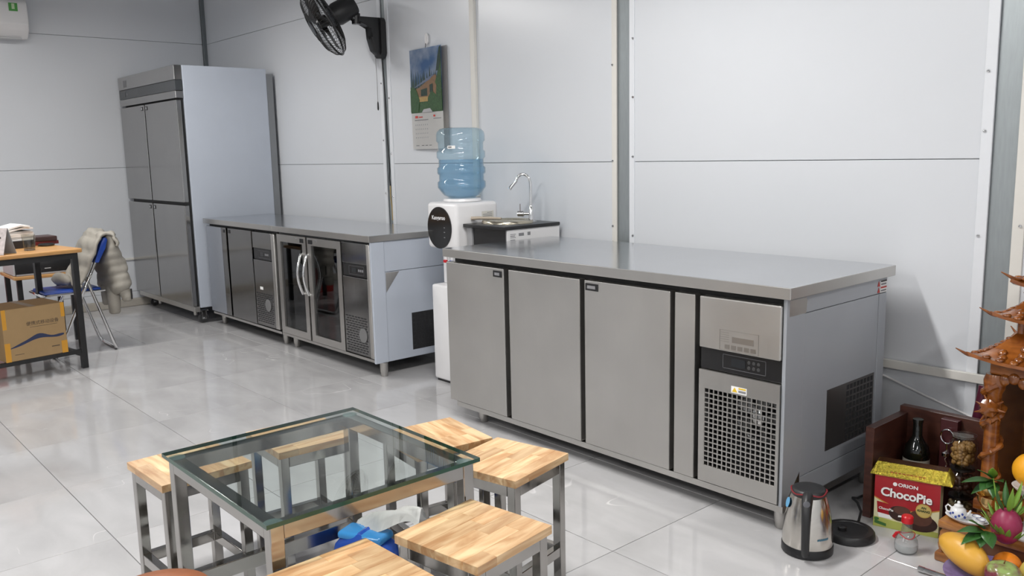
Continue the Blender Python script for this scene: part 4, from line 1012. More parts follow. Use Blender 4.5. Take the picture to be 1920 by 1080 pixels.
bm = new(); prism(bm, [(.055, 0), (.058, .002), (.003, .15), (0, .149)], 'y', -.11, .075); pgs = obj('front_page', bm, mat('calendar_print', (.62, .56, .55), .5, 0, .5, 45), t)
bm = new(); prism(bm, [(-.055, 0), (-.058, .002), (-.003, .15), (0, .149)], 'y', -.11, .075); obj('back_page', bm, mat('page_grey2', (.33, .35, .37), .6), t)
random.seed(9)
for k in range(10):
    zz = .02+.012*k; yy = random.uniform(-.1, .04); f = zz/.15; x = .0585*(1-f)+.003
    sub('print_block', bbox(x-.0005, x+.0012, yy, yy+.022, zz, zz+.010), PRINTR if k % 2 else PRINTB, pgs)
t = thing('paper_bag', 'red paper gift bag at the left edge, below the side table', 'bag', (-7.14, 1.165, 0), local=True)
bm = new(); prism(bm, [(-.045, 0), (.045, 0), (.05, .38), (.02, .53), (-.02, .53), (-.05, .38)], 'y', -.075, .07); obj('bag_body', bm, mat('bag_red', (.40, .025, .02), .4, 0, .2, 20), t)
obj('handle', tube(new(), [(.021, -.04, .515), (.024, -.03, .565), (.024, .03, .565), (.021, .04, .515)], .003, 6), REDCAP, t)

# ================================================================== RIGHT-HAND CORNER: KETTLE, SNACK BOX, CRATE
def kettle():
    t = thing('electric_kettle', 'steel electric kettle with black handle and red-rimmed black lid', 'kettle', (-1.300, 2.343, 0), math.radians(-64), local=True)
    mat_k = steel('kettle_steel', (.66, .63, .58), .14, (30, 30, 4), .03, .06)
    obj('base', lathe([(0, 0), (.074, 0), (.078, .004), (.078, .026), (.076, .030), (0, .030)], 40), BLACK, t, True)
    obj('body', lathe([(.0755, .0302), (.0762, .045), (.074, .075), (.069, .115), (.062, .150), (.055, .175), (.051, .186), (0, .187)], 48), mat_k, t, True, angle=60)
    obj('lid', lathe([(.0515, .1872), (.053, .190), (.053, .198), (.049, .205), (.044, .2075), (.030, .2095), (0, .210)], 40), BLACKP, t, True)
    obj('lid_ring', tube(new(), [(.0525*math.cos(i*math.pi/20), .0525*math.sin(i*math.pi/20), .1985+.0035*math.cos(i*math.pi/10*2)) for i in range(40)], .0026, 8, True), mat('lid_red', (.20, .012, .018), .35), t, True)
    hp = [(.044, .196), (.075, .192), (.094, .172), (.103, .13), (.104, .08), (.098, .045), (.084, .022)]
    bm = new(); tube(bm, [(x, 0, z) for x, z in hp], [.016, .0165, .015, .0135, .0125, .012, .012], 14)
    h = obj('handle', bm, BLACKP, t, True)
    bm = lathe([(0, 0), (.011, 0), (.010, .004), (0, .005)], 16); bm.transform(Matrix.Translation((.094, 0, .187)) @ Matrix.Rotation(math.radians(48), 4, 'Y')); sub('switch', bm, mat('switch_grey', (.07, .07, .08), .4), h, smooth=True)
    sp = new(); a = [(-.048, -.016, .186), (-.048, .016, .186), (-.072, 0, .188), (-.054, -.014, .166), (-.054, .014, .166), (-.064, 0, .155)]
    v = [sp.verts.new(q) for q in a]
    for f in ((0, 1, 2), (0, 2, 5, 3), (2, 1, 4, 5), (3, 5, 4), (0, 3, 4, 1)): sp.faces.new([v[i] for i in f])
    obj('spout', sp, mat_k, t)
    for ang, z, m, w in ((-72, .158, mat('tag_blue', (.12, .36, .60), .4), .016),):
        bm = lathe([(0, 0), (w, 0), (w, .0012), (0, .0012)], 20); bm.transform(Matrix.Rotation(math.radians(ang), 4, 'Z') @ Matrix.Translation((.0625, 0, z)) @ Matrix.Rotation(math.radians(74), 4, 'Y')); obj('sticker', bm, m, t)
    bm = new()
    for i in range(5):
        a0 = math.radians(26+i*6); a1 = math.radians(32+i*6); r0 = .0752
        quad(bm, [(r0*math.cos(a0), r0*math.sin(a0), .062), (r0*math.cos(a1), r0*math.sin(a1), .062+.002), (r0*math.cos(a1), r0*math.sin(a1), .070), (r0*math.cos(a0), r0*math.sin(a0), .068)])
    obj('badge', bm, mat('badge_blue', (.05, .15, .22), .4), t)
kettle()
t = thing('kettle_base', 'round black power base with cord on the floor beside the kettle', 'kettle base', (-1.258, 2.527, 0))
obj('disc', lathe([(0, 0), (.078, 0), (.081, .004), (.079, .020), (.074, .026), (.058, .0275), (.056, .025), (0, .0255)], 44, (-1.258, 2.527, 0)), BLACKP, t, True)
obj('connector', lathe([(.014, .0255), (.014, .036), (.010, .039), (0, .039)], 24, (-1.270, 2.505, 0)), BLACK, t, True)
obj('cord', tube(new(), [(-1.272, 2.60, .012), (-1.272, 2.620, .018), (-1.280, 2.650, .040), (-1.305, 2.675, .055), (-1.335, 2.700, .055), (-1.355, 2.74, .040), (-1.368, 2.80, .016), (-1.375, 2.88, .006), (-1.375, 3.05, .006)], .0045, 8), BLACK, t, True)
def crate():
    t = thing('wooden_crate', 'open-fronted dark brown wooden wine rack behind the snack box', 'rack', (-1.15, 2.86, 0))
    z = .318
    obj('side_board', bbox(-1.303, -1.274, 2.705, 2.955, 0, z, .0015, 1), CRATEW, t)
    obj('back_board', bbox(-1.303, -.985, 2.9555, 2.988, 0, z+.020, .0015, 1), CRATEW, t)
    obj('floor_board', bbox(-1.2735, -1.006, 2.79, 2.955, 0, .012), CRATEW, t)
    obj('divider', bbox(-1.150, -1.094, 2.925, 2.955, .0125, z+.012, .0015, 1), mat('divider_red', (.06, .012, .014), .4), t)
    obj('end_board', bbox(-1.005, -.985, 2.915, 2.955, 0, z+.005, .0015, 1), CRATEW, t)
crate()
t = thing('wine_bottle', 'dark glass wine bottle standing inside the wooden rack', 'bottle', (-1.205, 2.878, .0125), local=True)
obj('glass', lathe([(0, 0), (.040, 0), (.042, .004), (.042, .195), (.037, .22), (.022, .242), (.0155, .258), (.0155, .302), (.017, .303), (.017, .314), (0, .315)], 28), WINE, t, True)
lb = obj('label', lathe([(.0424, .105), (.0425, .1051), (.0425, .178), (.0424, .1781)], 28, cap=False), mat('wine_label', (.42, .40, .34), .6), t, True)
sub('label_print', bbox(-.008, .008, -.0435, -.0425, .14, .166), PRINTB, lb)
t = thing('corkscrew', 'steel corkscrew with ring hung on the divider of the rack', 'corkscrew', (-1.122, 2.921, .27), local=True)
obj('ring', tube(new(), [(.021*math.cos(a), -.006, .005+.024*math.sin(a)) for a in [i*2*math.pi/24 for i in range(24)]], .0028, 8, True), CHROME, t, True)
obj('shaft', tube(new(), [(0, -.006, -.02), (0, -.006, -.05), (.004, -.006, -.06), (-.004, -.006, -.075), (.004, -.006, -.09), (0, -.006, -.10)], .0024, 8), CHROME, t, True)
obj('collar', lathe([(.004, -.062), (.012, -.06), (.012, -.05), (.004, -.045)], 16, (0, -.0125, 0)), CHROME, t, True)
NUTC = mat('nut_shell', (.36, .20, .06), .45, 0, .3, 40, var=.25); NUTD = mat('dried_fruit', (.06, .022, .012), .4, 0, .3, 30, var=.3); SEEDC = mat('seed_tan', (.30, .23, .12), .5, 0, .3, 40, var=.2)
def jar(x, y, z, r, h, m, nr, n, label, seed):
    t = thing('jar', label, 'jar', (x, y, z), local=True)
    obj('glass', lathe([(0, .001), (r-.003, .001), (r, .004), (r, h*.80), (r*.82, h*.88), (r*.82, h*.93)], 28, cap=False), JARGLASS, t, True)
    obj('lid', lathe([(r*.70, h*.931), (r*.88, h*.931), (r*.88, h), (0, h+.001)], 28), JARGLASS if m is NUTC else BLACK, t, True)
    bm = new(); random.seed(seed)
    for k in range(n):
        a = random.uniform(0, 2*math.pi); rr = (r-nr*1.25)*math.sqrt(random.uniform(.25, 1)); zz = .005+nr+random.random()*(h*.74-2*nr)
        e = random.uniform(.8, 1.15); c = (rr*math.cos(a), rr*math.sin(a), zz)
        g = bmesh.ops.create_icosphere(bm, subdivisions=1, radius=nr*e)
        R = Euler((random.random()*3, random.random()*3, 0)).to_matrix()
        for v in g['verts']: v.co = R @ Vector((v.co.x, v.co.y*.85, v.co.z*1.15)) + Vector(c)
    o = obj('contents', bm, m, t, True, kind='stuff', angle=0)
jar(-1.048, 2.862, .0125, .042, .094, SEEDC, .008, 150, 'jar of pale seeds at the bottom of the rack', 1)
jar(-1.048, 2.862, .1080, .042, .094, NUTD, .012, 70, 'jar of dark dried fruit in the middle of the rack', 2)
jar(-1.048, 2.862, .2035, .042, .110, NUTC, .0105, 150, 'jar of golden nuts at the top of the rack', 3)
def snack_box():
    t = thing('snack_box', 'red and cream chocolate snack box standing on the floor before the rack', 'box', (-1.243, 2.662, 0), math.radians(15), local=True)
    W_, D_, H_ = .196, .075, .178
    obj('carton', bbox(0, W_, 0, D_, 0, H_, .0012, 1), CREAM, t)
    k = [0]
    def pr(name, pts, m):
        k[0] += .00012; bm = new(); prism(bm, pts, 'y', -.0004-k[0], -.0001); return obj(name, bm, m, t)
    cur = [(W_*i/16, .098-.030*math.sin(math.pi*(.06+.9*i/16))+.012*(1-i/16)) for i in range(17)]
    pr('gold_band', [(x, z-.004) for x, z in cur]+[(W_, H_), (0, H_)], mat('band_gold', (.55, .28, .05), .35))
    pr('red_field', cur+[(W_, H_-.001), (0, H_-.001)], RED)
    obj('red_lid', bbox(0, W_, 0, D_, H_+.0001, H_+.0008), RED, t)
    def circ(cx, cz, rx, rz, n=28): return [(cx+rx*math.cos(2*math.pi*i/n), cz+rz*math.sin(2*math.pi*i/n)) for i in range(n)]
    pr('glow', [(0, .0005), (W_, .0005), (W_, .018), (.12, .024), (0, .034)], mat('choco_lime', (.42, .45, .10), .4))
    pr('packet', [(.012, .050), (.060, .046), (.066, .083), (.009, .088)], RED)
    pr('packet_white', [(.016, .034), (.056, .034), (.060, .0455), (.013, .0495)], PAPER)
    CH = mat('chocolate', (.035, .012, .008), .3, 0, .25, 60); CH2 = mat('chocolate_light', (.10, .038, .024), .35, 0, .3, 50)
    pr('cake', circ(.080, .058, .034, .026), CH); pr('cake', circ(.086, .070, .026, .014), CH2)
    pr('cake', circ(.140, .040, .052, .030), CH); pr('cake', circ(.142, .056, .034, .026), CH2); pr('cake_cream', [(.075, .046), (.112, .050), (.112, .056), (.076, .052)], PAPER)
    pr('badge', circ(.150, .083, .0235, .0235), mat('badge_gold', (.50, .35, .08), .3)); pr('badge_face', circ(.150, .083, .0205, .0205), mat('badge_gold2', (.58, .44, .14), .3))
    pr('green_label', [(.004, .012), (.040, .006), (.040, .015), (.004, .022)], mat('label_green2', (.05, .16, .04), .4)); pr('leaf_mark', circ(.010, .027, .008, .005, 12), mat('label_green2', (.05, .16, .04), .4))
    y = -.0026; pr0 = mat('print_white', (.88, .87, .85), .4); sh = mat('print_maroon', (.12, .004, .008), .4)
    text('brand_text', 'ORION', .016, pr0, (.101, y, .1555), (1, 0, -.02), (.02, 0, 1), t, bold=.0004, xs=1.15)
    obj('brand_mark', lathe([(0, 0), (.0068, 0), (.0068, .0005), (0, .0005)], 18).copy() if False else disc_y(.062, y+.0004, .1565, .0065, .0006, 18), pr0, t)
    text('name_shadow', 'ChocoPie', .0405, sh, (.0975, y, .1215), (1, 0, -.02), (.02, 0, 1), t, bold=.0018, xs=1.0, spacing=.96)
    text('name_text', 'ChocoPie', .0405, pr0, (.0965, y-.0006, .123), (1, 0, -.02), (.02, 0, 1), t, bold=.0011, xs=1.0, spacing=.96)
    text('packet_text', 'ChocoPie', .012, pr0, (.038, y, .066), (1, 0, -.05), (.05, 0, 1), t, bold=.0002, xs=.95)
    text('badge_text', 'AN\nKHANG', .0105, mat('print_darkgreen', (.03, .06, .02), .5), (.150, y, .0875), (1, 0, 0), (0, 0, 1), t, bold=.0003)
snack_box()
t = thing('gold_bar', 'shiny gold foil wrapped box lying on top of the red snack box', 'box', (-1.252, 2.662, .1792), math.radians(15), local=True)
bm = new(); b = [(-.006, -.008), (.238, -.008), (.238, .078), (-.006, .078)]; u = [(.010, .016), (.222, .016), (.222, .062), (.010, .062)]
A = [bm.verts.new((x, y, .0005)) for x, y in b]; A2 = [bm.verts.new((x, y, .004)) for x, y in b]; B = [bm.verts.new((x, y, .040)) for x, y in u]
bm.faces.new(A[::-1]); bm.faces.new(B)
for P, Q in ((A, A2), (A2, B)):
    for i in range(4): bm.faces.new((P[i], P[(i+1) % 4], Q[(i+1) % 4], Q[i]))
bev(bm, .0015, 2); obj('foil', bm, GOLD, t, True, angle=25)
obj('top_print', bbox(.012, .22, .018, .060, .0402, .0408), mat('foil_dark', (.08, .03, .01), .25, .4), t)
for k in range(9):
    zz = .012; f = zz/.04; yy = -.008+.024*f
    obj('foil_mark', bbox(.055+k*.012, .063+k*.012, yy-.0012, yy+.004, zz-.004, zz+.004), mat('foil_red', (.35, .06, .02), .3, .5), t)
def salt():
    t = thing('salt_bottle', 'small round glass bottle with red cap and white salt on the floor', 'bottle', (-1.085, 2.553, 0), local=True)
    obj('glass', lathe([(0, .0005), (.028, .0005), (.033, .006), (.035, .022), (.032, .042), (.022, .056), (.0155, .066), (.0165, .072), (.0145, .080), (.0145, .094)], 30, cap=False), clear('salt_glass', (.86, .88, .88), 1.5, .02, .15, (.6, .6, .6), 1.6), t, True)
    obj('salt', lathe([(0, .003), (.026, .003), (.0315, .010), (.032, .028), (0, .031)], 28), SALT, t, True)
    obj('cap', lathe([(.016, .0945), (.0175, .096), (.0175, .114), (.014, .118), (0, .1185)], 24), REDCAP, t, True)
    obj('ribbon', tube(new(), [(.0235*math.cos(a), .0235*math.sin(a), .0555+.006*math.sin(2*a)) for a in [i*2*math.pi/20 for i in range(20)]], .0014, 6, True), REDCAP, t, True)
    obj('tassel', tube(new(), [(-.022, .012, .055), (-.036, .012, .045), (-.042, .010, .03)], [.0015, .005, .007], 8), REDCAP, t, True)
salt()
o = obj('marker_pen', tube(new(), [(-1.002, 2.452, .0095), (-.985, 2.452, .0095), (-.9845, 2.452, .0095), (-.90, 2.455, .0095)], [.0092, .0092, .0082, .0082], 14), CHROME, None, True, angle=30)
tag(o, 'shiny metal tube lying on the floor in front of the altar step', 'tube')

# ================================================================== ALTAR AND SHRINE
ax0, ax1, ay0, ay1 = -1.003, -.50, 2.563, 2.698
t = thing('altar_step', 'polished wooden altar step with scrolled foot carrying the tea set', 'altar', (-.75, 2.63, 0))
obj('plinth', bbox(ax0, ax1, ay0-.006, ay1, 0, .028, .006, 2), ALTARW, t, True)
sc_ = [(ax0+.022, .0285), (ax0+.008, .036), (ax0+.004, .055), (ax0+.012, .075), (ax0+.008, .09), (ax0+.016, .1045)]
bm = new(); prism(bm, sc_+[(ax0+.075, .1045), (ax0+.06, .07), (ax0+.072, .0285)], 'y', ay0+.004, ay0+.05); bev(bm, .004, 2); obj('scroll_foot', bm, ALTARW, t, True)
obj('riser', bbox(ax0+.062, ax1-.02, ay0+.02, ay1-.01, .0285, .1045), mat('altar_panel', (.16, .055, .015), .3), t)
obj('top_board', bbox(ax0+.004, ax1, ay0-.002, ay1, .105, .130, .006, 2), ALTARW, t, True)
def shrine():
    cx, cy = -.755, 2.875; z0 = .1305
    t = thing('shrine', 'carved wooden shrine with tiered curved roofs behind the altar step', 'shrine', (cx, cy, 0))
    hw, hd = .175, .14
    obj('pedestal', bbox(cx-hw-.02, cx+hw+.02, cy-hd-.01, cy+hd+.02, 0, z0-.0005, .004), CARVEDD, t)
    obj('base', bbox(cx-hw-.03, cx+hw+.03, cy-hd-.02, cy+hd+.03, z0, z0+.035, .006, 2), CARVED, t, True)
    obj('back_panel', bbox(cx-hw, cx+hw, cy+hd-.01, cy+hd+.01, z0+.0355, .56), CARVEDD, t)
    for s in (-1, 1): obj('side_panel', bbox(cx+s*hw-.006, cx+s*hw+.006, cy-hd+.045, cy+hd-.011, z0+.0355, .56), CARVEDD, t)
    for sx in (-1, 1):
        px, py = cx+sx*hw, cy-hd+.015
        pil = obj('pillar', lathe([(.030, z0+.0355), (.032, z0+.05), (.024, z0+.065), (.022, .30), (.022, .50), (.030, .515), (.032, .54), (.026, .56)], 20, (px, py, 0)), CARVED, t, True)
        bm = new(); n = 90
        pts = []; rr = []
        for i in range(n):
            u = i/(n-1); a = u*2*math.pi*3.0+sx; pts.append((px+.026*math.cos(a), py+.026*math.sin(a), z0+.09+u*.31)); rr.append(.006+.006*u+.0022*math.sin(u*120))
        tube(bm, pts, rr, 8); sub('dragon_coil', bm, CARVED, pil, smooth=True)
        bm = new(); ellipsoid(bm, (px-.004, py-.026, .455), (.026, .024, .028), 14, 10, lambda p, q: q*(1+.22*math.sin(p.x*11)*math.sin(p.z*13+p.y*7)))
        for k in range(9):
            a = k*.7; tube(bm, [(px+.018*math.cos(a), py-.026+.014*math.sin(a*1.3), .455+.02*math.sin(a)), (px+.044*math.cos(a), py-.03+.012*math.sin(a), .455+.045*math.sin(a))], [.006, .0015], 6)
        sub('dragon_head', bm, CARVED, pil, smooth=True)
    bm = bbox(cx-hw-.012, cx+hw+.012, cy-hd-.002, cy+hd+.012, .5605, .60, .004, 2)
    li = obj('lintel', bm, CARVED, t, True)
    bm = new()
    for k in range(12):
        x = cx-hw+.03+k*(2*hw-.06)/11; ellipsoid(bm, (x, cy-hd-.003, .548+.008*math.sin(k*1.7)), (.016, .008, .018), 8, 6)
    sub('fretwork', bm, CARVED, li, smooth=True)
    sm = bmesh.new(); ellipsoid(sm, (0, 0, 0), (.0125, .0135, .006), 8, 4)
    sme = bpy.data.meshes.new('roof_scale'); sm.to_mesh(sme); sm.free(); sme.materials.append(CARVED)
    for p in sme.polygons: p.use_smooth = True
    def roof(zb, ex, ey, ix, iy, h, lift):
        """hipped roof: eave half sizes ex,ey rising to the inner half sizes ix,iy; corners turn up"""
        def P(u, v):
            d = max(abs(u), abs(v)); c = min(abs(u), abs(v))/d if d else 0
            x = u*(ex if d else 0); y = v*ey
            fx = ix/ex; fy = iy/ey
            s = d
            hh = h*(1-s)**1.6*1.0+lift*(c**3)*(s**4)
            X = u/d*(ix+(ex-ix)*s) if d else 0; Y = v/d*(iy+(ey-iy)*s) if d else 0
            return Vector((cx+X*1.0, cy+Y, zb+hh))
        bm = new(); N = 12; K = 8; rings = []
        loop = [(-1+2*i/N, -1) for i in range(N)]+[(1, -1+2*i/N) for i in range(N)]+[(1-2*i/N, 1) for i in range(N)]+[(-1, 1-2*i/N) for i in range(N)]
        for k in range(K+1):
            s = 1-k/K*.999; rings.append([bm.verts.new(P(a*s, b*s)) for a, b in loop])
        for r0_, r1_ in zip(rings, rings[1:]):
            for i in range(len(loop)): bm.faces.new((r0_[i], r0_[(i+1) % len(loop)], r1_[(i+1) % len(loop)], r1_[i]))
        bm.faces.new(rings[-1])
        bmesh.ops.recalc_face_normals(bm, faces=list(bm.faces)); bmesh.ops.solidify(bm, geom=list(bm.faces), thickness=.010)
        ro = obj('roof', bm, CARVED, t, True, angle=50)
        for side in (0, 1, 2):
            for j in range(4):
                s = .90-j*.19; n = max(3, int((9 if side == 0 else 6)*s)+2)
                for i in range(n):
                    w_ = -.80+1.6*(i+.5*(j % 2))/(n-.5)
                    a, b = (w_*s, -s) if side == 0 else ((-s, w_*s) if side == 1 else (s, w_*s))
                    p = P(a, b); q = P(a*(s-.06)/s, b*(s-.06)/s); dd = (q-p).normalized()
                    nv = dd.cross(Vector((1, 0, 0)) if side == 0 else Vector((0, 1, 0)))
                    o = bpy.data.objects.new('roof_scale', sme); COL.objects.link(o)
                    xa_ = Vector((1, 0, 0)) if side == 0 else Vector((0, 1, 0)); za_ = xa_.cross(dd).normalized(); za_ = za_ if za_.z > 0 else -za_
                    M = Matrix((za_.cross(dd)*-1 if False else dd.cross(za_), dd, za_)).transposed().to_4x4(); M.translation = p+za_*.0135
                    o.parent = ro; o.matrix_parent_inverse = Matrix.Identity(4); o.matrix_basis = M
        for sx, sy in ((-1, -1), (1, -1), (1, 1), (-1, 1)):
            bm = new(); pts = [P(sx*s, sy*s)+Vector((0, 0, .004)) for s in (.25, .5, .7, .85, .95, 1.0)]
            pts.append(pts[-1]+Vector((sx*.022, sy*.018, .016))); tube(bm, pts, [.006, .006, .006, .006, .0055, .005, .0015], 8)
            sub('hip_ridge', bm, CARVED, ro, smooth=True)
    roof(.601, .235, .205, .13, .10, .075, .022)
    obj('upper_storey', bbox(cx-.12, cx+.12, cy-.09, cy+.09, .672, .735, .004), CARVEDD, t)
    bm = new()
    for sx in (-1, 1):
        for sy in (-1, 1): cyl(bm, (cx+sx*.125, cy+sy*.092, .668), (cx+sx*.125, cy+sy*.092, .735), .010, 12)
    obj('upper_pillar', bm, CARVED, t, True)
    roof(.725, .190, .165, .10, .075, .065, .022)
    obj('top_storey', bbox(cx-.09, cx+.09, cy-.07, cy+.07, .788, .842, .004), CARVEDD, t)
    roof(.832, .150, .13, .05, .03, .075, .022)
    obj('finial', lathe([(.03, .903), (.018, .915), (.026, .935), (.02, .955), (.004, .975), (0, .985)], 20, (cx, cy, 0)), CARVED, t, True)
shrine()
def tea_set():
    cx, cy, z = -.932, 2.605, .1305
    t = thing('tea_tray', 'oval white porcelain tray with blue rim on the altar step', 'tray', (cx, cy, z), local=True)
    bm = lathe([(0, .003), (.045, .003), (.058, .010), (.062, .0135), (.060, .0135), (.046, .006), (0, .0055)], 32); bm.transform(Matrix.Diagonal((1.0, .62, 1, 1))); obj('tray', bm, PORC, t, True)
    bm = lathe([(0, 0), (.035, 0), (.035, .0028), (0, .0028)], 24); bm.transform(Matrix.Diagonal((1.0, .62, 1, 1))); obj('foot_ring', bm, PORC, t, True)
    t = thing('teapot', 'small white teapot with blue painted flowers on the tray', 'teapot', (cx-.026, cy, z+.0058), local=True)
    obj('pot', lathe([(0, 0), (.014, 0), (.020, .006), (.0235, .016), (.021, .027), (.013, .034), (0, .035)], 28), PORC, t, True)
    obj('lid', lathe([(.013, .0352), (.012, .039), (.005, .042), (.0042, .045), (.005, .048), (.003, .051), (0, .0515)], 20), PORC, t, True)
    obj('handle', tube(new(), [(-.019, 0, .026), (-.030, -.002, .033), (-.036, -.002, .025), (-.033, -.002, .013), (-.020, 0, .008)], .0026, 8), PORC, t, True)
    obj('spout', tube(new(), [(.019, .002, .012), (.028, .004, .018), (.033, .005, .030)], [.005, .0038, .0026], 8), PORC, t, True)
    bm = new()
    for k in range(6):
        a = math.radians(-130+k*22); r = .0234; zz = .014+.006*math.sin(k*2.1)
        g = bmesh.ops.create_icosphere(bm, subdivisions=1, radius=.0045)
        for v in g['verts']: v.co = Vector((r*math.cos(a)+v.co.x*.9, r*math.sin(a)+v.co.y*.5, zz+v.co.z))
    obj('painted_flowers', bm, BLUEPAINT, t, True)
    for k, (x, y) in enumerate(((.022, .010), (.040, -.006))):
        c = thing('tea_cup', 'tiny white tea cup %s' % ('beside the teapot spout' if k == 0 else 'at the right end of the tray'), 'cup', (cx+x, cy+y, z+.006), local=True, group='tea cups on the tray')
        obj('cup', lathe([(0, .001), (.007, 0), (.008, .002), (.0125, .016), (.0118, .016), (.007, .004), (0, .004)], 20), PORC, c, True)
        obj('blue_rim', tube(new(), [(.0122*math.cos(a), .0122*math.sin(a), .0162) for a in [i*2*math.pi/20 for i in range(20)]], .0006, 5, True), BLUEPAINT, c)
tea_set()
t = thing('incense_bowl', 'gold-coloured brass bowl standing on the altar step behind the tea set', 'bowl', (-.885, 2.665, .1305), local=True)
obj('foot', lathe([(0, 0), (.026, 0), (.028, .006), (.016, .014), (.014, .03), (.02, .036)], 24), BRASS, t, True)
obj('bowl', lathe([(.02, .0362), (.034, .046), (.042, .064), (.044, .078), (.047, .082), (.043, .082), (.038, .062), (0, .05)], 32), BRASS, t, True)
# vase leaves
def leaf(bm, base, tip, width, nrm=(0, 0, 1), bend=.15):
    b = Vector(base); tp = Vector(tip); d = tp-b; L_ = d.length; d.normalize(); s = d.cross(Vector(nrm)).normalized(); n = s.cross(d)
    L0 = []; n_ = 7
    for i in range(n_+1):
        u = i/n_; w_ = width*math.sin(math.pi*min(1, u**.8*1.0))*(1-.25*u)
        c = b+d*L_*u-n*L_*bend*u*u
        L0.append((bm.verts.new(c-s*w_+n*w_*.25), bm.verts.new(c), bm.verts.new(c+s*w_+n*w_*.25)))
    for p, q in zip(L0, L0[1:]):
        bm.faces.new((p[0], p[1], q[1], q[0])); bm.faces.new((p[1], p[2], q[2], q[1]))
def leafobj(name, base, tip, width, m, parent, nrm=(0, 0, 1), bend=.15):
    bm = new(); leaf(bm, base, tip, width, nrm, bend); bmesh.ops.remove_doubles(bm, verts=list(bm.verts), dist=.0002); bmesh.ops.solidify(bm, geom=list(bm.faces), thickness=.0008); return obj(name, bm, m, parent, True, angle=0)
t = thing('leaf_sprig', 'sprig of broad green leaves standing in the brass bowl', 'plant', (-.885, 2.665, .185))
obj('stem', tube(new(), [(-.885, 2.665, .185), (-.882, 2.645, .24), (-.875, 2.62, .28)], .003, 8), GREEN2, t, True)
for b, e, w_ in (((-.88, 2.63, .268), (-.945, 2.575, .272), .022), ((-.878, 2.625, .275), (-.90, 2.58, .318), .018), ((-.878, 2.628, .268), (-.888, 2.56, .262), .022), ((-.875, 2.62, .272), (-.835, 2.58, .30), .020), ((-.88, 2.63, .258), (-.92, 2.58, .238), .02), ((-.875, 2.62, .27), (-.85, 2.56, .25), .02), ((-.876, 2.625, .276), (-.87, 2.60, .325), .014)):
    leafobj('leaf', b, e, w_, GREEN if w_ > .0145 else GREEN2, t)
# fruit plate
px, py, pz = -.785, 2.435, 0
t = thing('fruit_plate', 'purple patterned footed plate under the pile of fruit', 'plate', (px, py, 0), local=True)
PURP = mat('plate_purple', (.20, .15, .32), .25, 0, .5, 50)
obj('plate', lathe([(0, .052), (.05, .052), (.10, .058), (.132, .068), (.134, .071), (.130, .0715), (.10, .063), (.05, .057), (0, .057)], 48), PURP, t, True)
obj('foot', lathe([(0, 0), (.06, 0), (.062, .004), (.04, .02), (.036, .0515), (0, .0515)], 32), PORC, t, True)
def fruit(name, label, cat, c, r, m, fn=None, rot=(0, 0, 0), group='fruit offerings on the plate'):
    t = thing(name, label, cat, c, local=True, group=group)
    bm = new(); ellipsoid(bm, (0, 0, 0), r, 28, 18, fn); bm.transform(Euler(rot).to_matrix().to_4x4()); obj('flesh', bm, m, t, True, angle=0); return t
MANGO = mat('mango_skin', (.68, .36, .045), .38, 0, .12, 8); ORNG = mat('orange_skin', (.70, .20, .01), .4, 0, .08, 80, bump=.3); YELF = mat('pear_skin', (.58, .46, .10), .35, 0, .15, 10); POM = mat('pomelo_skin', (.80, .36, .012), .4, 0, .05, 60, bump=.2)
m, nt, b = nodes('apple_skin'); L = nt.links.new
tc = nt.nodes.new('ShaderNodeTexCoord'); sx = nt.nodes.new('ShaderNodeSeparateXYZ'); L(tc.outputs['Object'], sx.inputs[0]); nn = nt.nodes.new('ShaderNodeTexNoise'); nn.inputs['Scale'].default_value = 35; L(tc.outputs['Object'], nn.inputs['Vector'])
ma = nt.nodes.new('ShaderNodeMath'); ma.operation = 'MULTIPLY_ADD'; ma.inputs[1].default_value = 11; ma.inputs[2].default_value = -.02; L(sx.outputs['Z'], ma.inputs[0]); mb_ = nt.nodes.new('ShaderNodeMath'); mb_.operation = 'ADD'; L(ma.outputs[0], mb_.inputs[0]); L(nn.outputs['Fac'], mb_.inputs[1])
cr = nt.nodes.new('ShaderNodeValToRGB'); cr.color_ramp.elements[0].position = .55; cr.color_ramp.elements[0].color = (.17, .035, .05, 1); cr.color_ramp.elements[1].position = .85; cr.color_ramp.elements[1].color = (.28, .38, .12, 1); L(mb_.outputs[0], cr.inputs['Fac']); L(cr.outputs['Color'], b.inputs['Base Color']); b.inputs['Roughness'].default_value = .18
APPLE = m
fm = lambda p, q: Vector((q.x, q.y*(1-.12*p.x), q.z*(1+.10*p.x)-.006*p.x*p.x))
fruit('mango', 'large yellow mango lying at the front left of the fruit plate', 'mango', (-.868, 2.425, .117), (.082, .042, .044), MANGO, fm, (0, math.radians(14), math.radians(-22)))
ta = fruit('apple', 'green and dark red apple at the bottom edge of the fruit plate', 'apple', (-.752, 2.375, .1125), (.045, .045, .041), APPLE, lambda p, q: q-Vector((0, 0, .010*max(0, p.z)**4)))
obj('stalk', tube(new(), [(0, 0, .028), (.004, -.002, .042)], .0018, 6), CARVEDD, ta)
fruit('orange', 'bright orange fruit behind the apple and mango', 'orange', (-.772, 2.465, .100), (.037, .037, .035), ORNG)
fruit('pear', 'pale yellow fruit beside the orange at the right edge', 'pear', (-.700, 2.445, .108), (.036, .036, .043), YELF, lambda p, q: Vector((q.x*(1-.18*max(0, p.z)), q.y*(1-.18*max(0, p.z)), q.z)))
td = thing('dragon_fruit', 'magenta dragon fruit with green scales behind the orange', 'dragon fruit', (-.800, 2.525, .186), local=True, group='fruit offerings on the plate')
bm = new(); ellipsoid(bm, (0, 0, 0), (.040, .040, .052), 24, 16); obj('flesh', bm, mat('dragon_skin', (.28, .02, .07), .4, 0, .25, 20), td, True, angle=0)
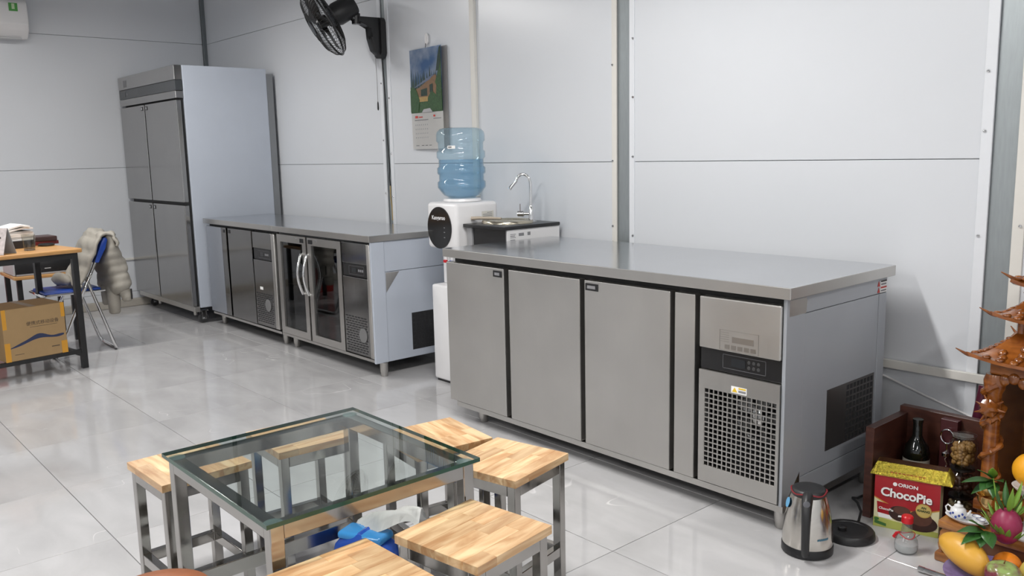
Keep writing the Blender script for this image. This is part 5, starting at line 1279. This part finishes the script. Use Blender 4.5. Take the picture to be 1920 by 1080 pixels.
for k in range(16):
    a = k*2.4; z = -.035+.075*((k*.618) % 1); r = .040*math.sqrt(max(.1, 1-(z/.054)**2)); d = Vector((math.cos(a), math.sin(a), 0))
    leafobj('scale', d*r*.9+Vector((0, 0, z)), d*(r+.022)+Vector((0, 0, z+.040)), .008, GREEN2, td, tuple(d), -.1)
for k in range(6):
    a = k*1.05; leafobj('scale', (.012*math.cos(a), .012*math.sin(a), .045), (.05*math.cos(a), .05*math.sin(a), .115+.01*(k % 2)), .010, GREEN2 if k % 2 else GREEN, td, (math.cos(a), math.sin(a), .2), .1)
st_ = thing('fruit_stand', 'white porcelain stand carrying the large orange pomelo', 'stand', (-.770, 2.612, .1305), local=True)
obj('stem', lathe([(0, 0), (.035, 0), (.036, .005), (.014, .02), (.012, .11), (.03, .135), (.048, .152), (.050, .156), (.044, .156), (.03, .145), (0, .142)], 32), PORC, st_, True)
fruit('pomelo', 'round yellow-orange pomelo high at the right edge, in front of the shrine', 'pomelo', (-.770, 2.612, .333), (.052, .052, .050), POM, None, (0, 0, 0), None)
t = thing('leaf_cluster', 'dark green leaves lying over the mango and orange', 'leaves', (-.835, 2.44, .165))
UPZ = .010
for b, e, w_ in (((-.83, 2.455, .172), (-.885, 2.405, .180), .024), ((-.83, 2.45, .175), (-.822, 2.40, .150), .022), ((-.835, 2.46, .176), (-.858, 2.42, .215), .022), ((-.828, 2.452, .176), (-.79, 2.405, .158), .022), ((-.83, 2.455, .17), (-.865, 2.38, .158), .022)):
    leafobj('leaf', (b[0], b[1], b[2]+UPZ), (e[0], e[1], e[2]+UPZ), w_, GREEN, t)
obj('twig', tube(new(), [(-.83, 2.455, .172), (-.815, 2.475, .178), (-.80, 2.49, .172)], .0022, 6), CARVEDD, t)
# incense bundle and cable on the wall
o = obj('incense_bundle', tube(new(), [(-1.103, 3.085, 0), (-1.098, 3.105, .28), (-1.088, 3.125, .415)], [.020, .021, .020], 14), mat('incense_maroon', (.085, .012, .028), .3, 0, .2, 60), None, True, angle=40)
tag(o, 'dark red wrapped bundle of incense leaning against the wall behind the rack', 'incense')
o = obj('wall_cable', tube(new(), [(-1.62, YW-.008, .398), (-1.46, YW-.010, .370), (-1.30, YW-.010, .322), (-1.17, YW-.010, .286), (-1.10, YW-.012, .262)], .0045, 8), WHITE, None, True)
tag(o, 'thin white cable sloping down the wall right of the near counter', 'cable')
for o in bpy.data.objects:
    if 'wl' in o: del o['wl']
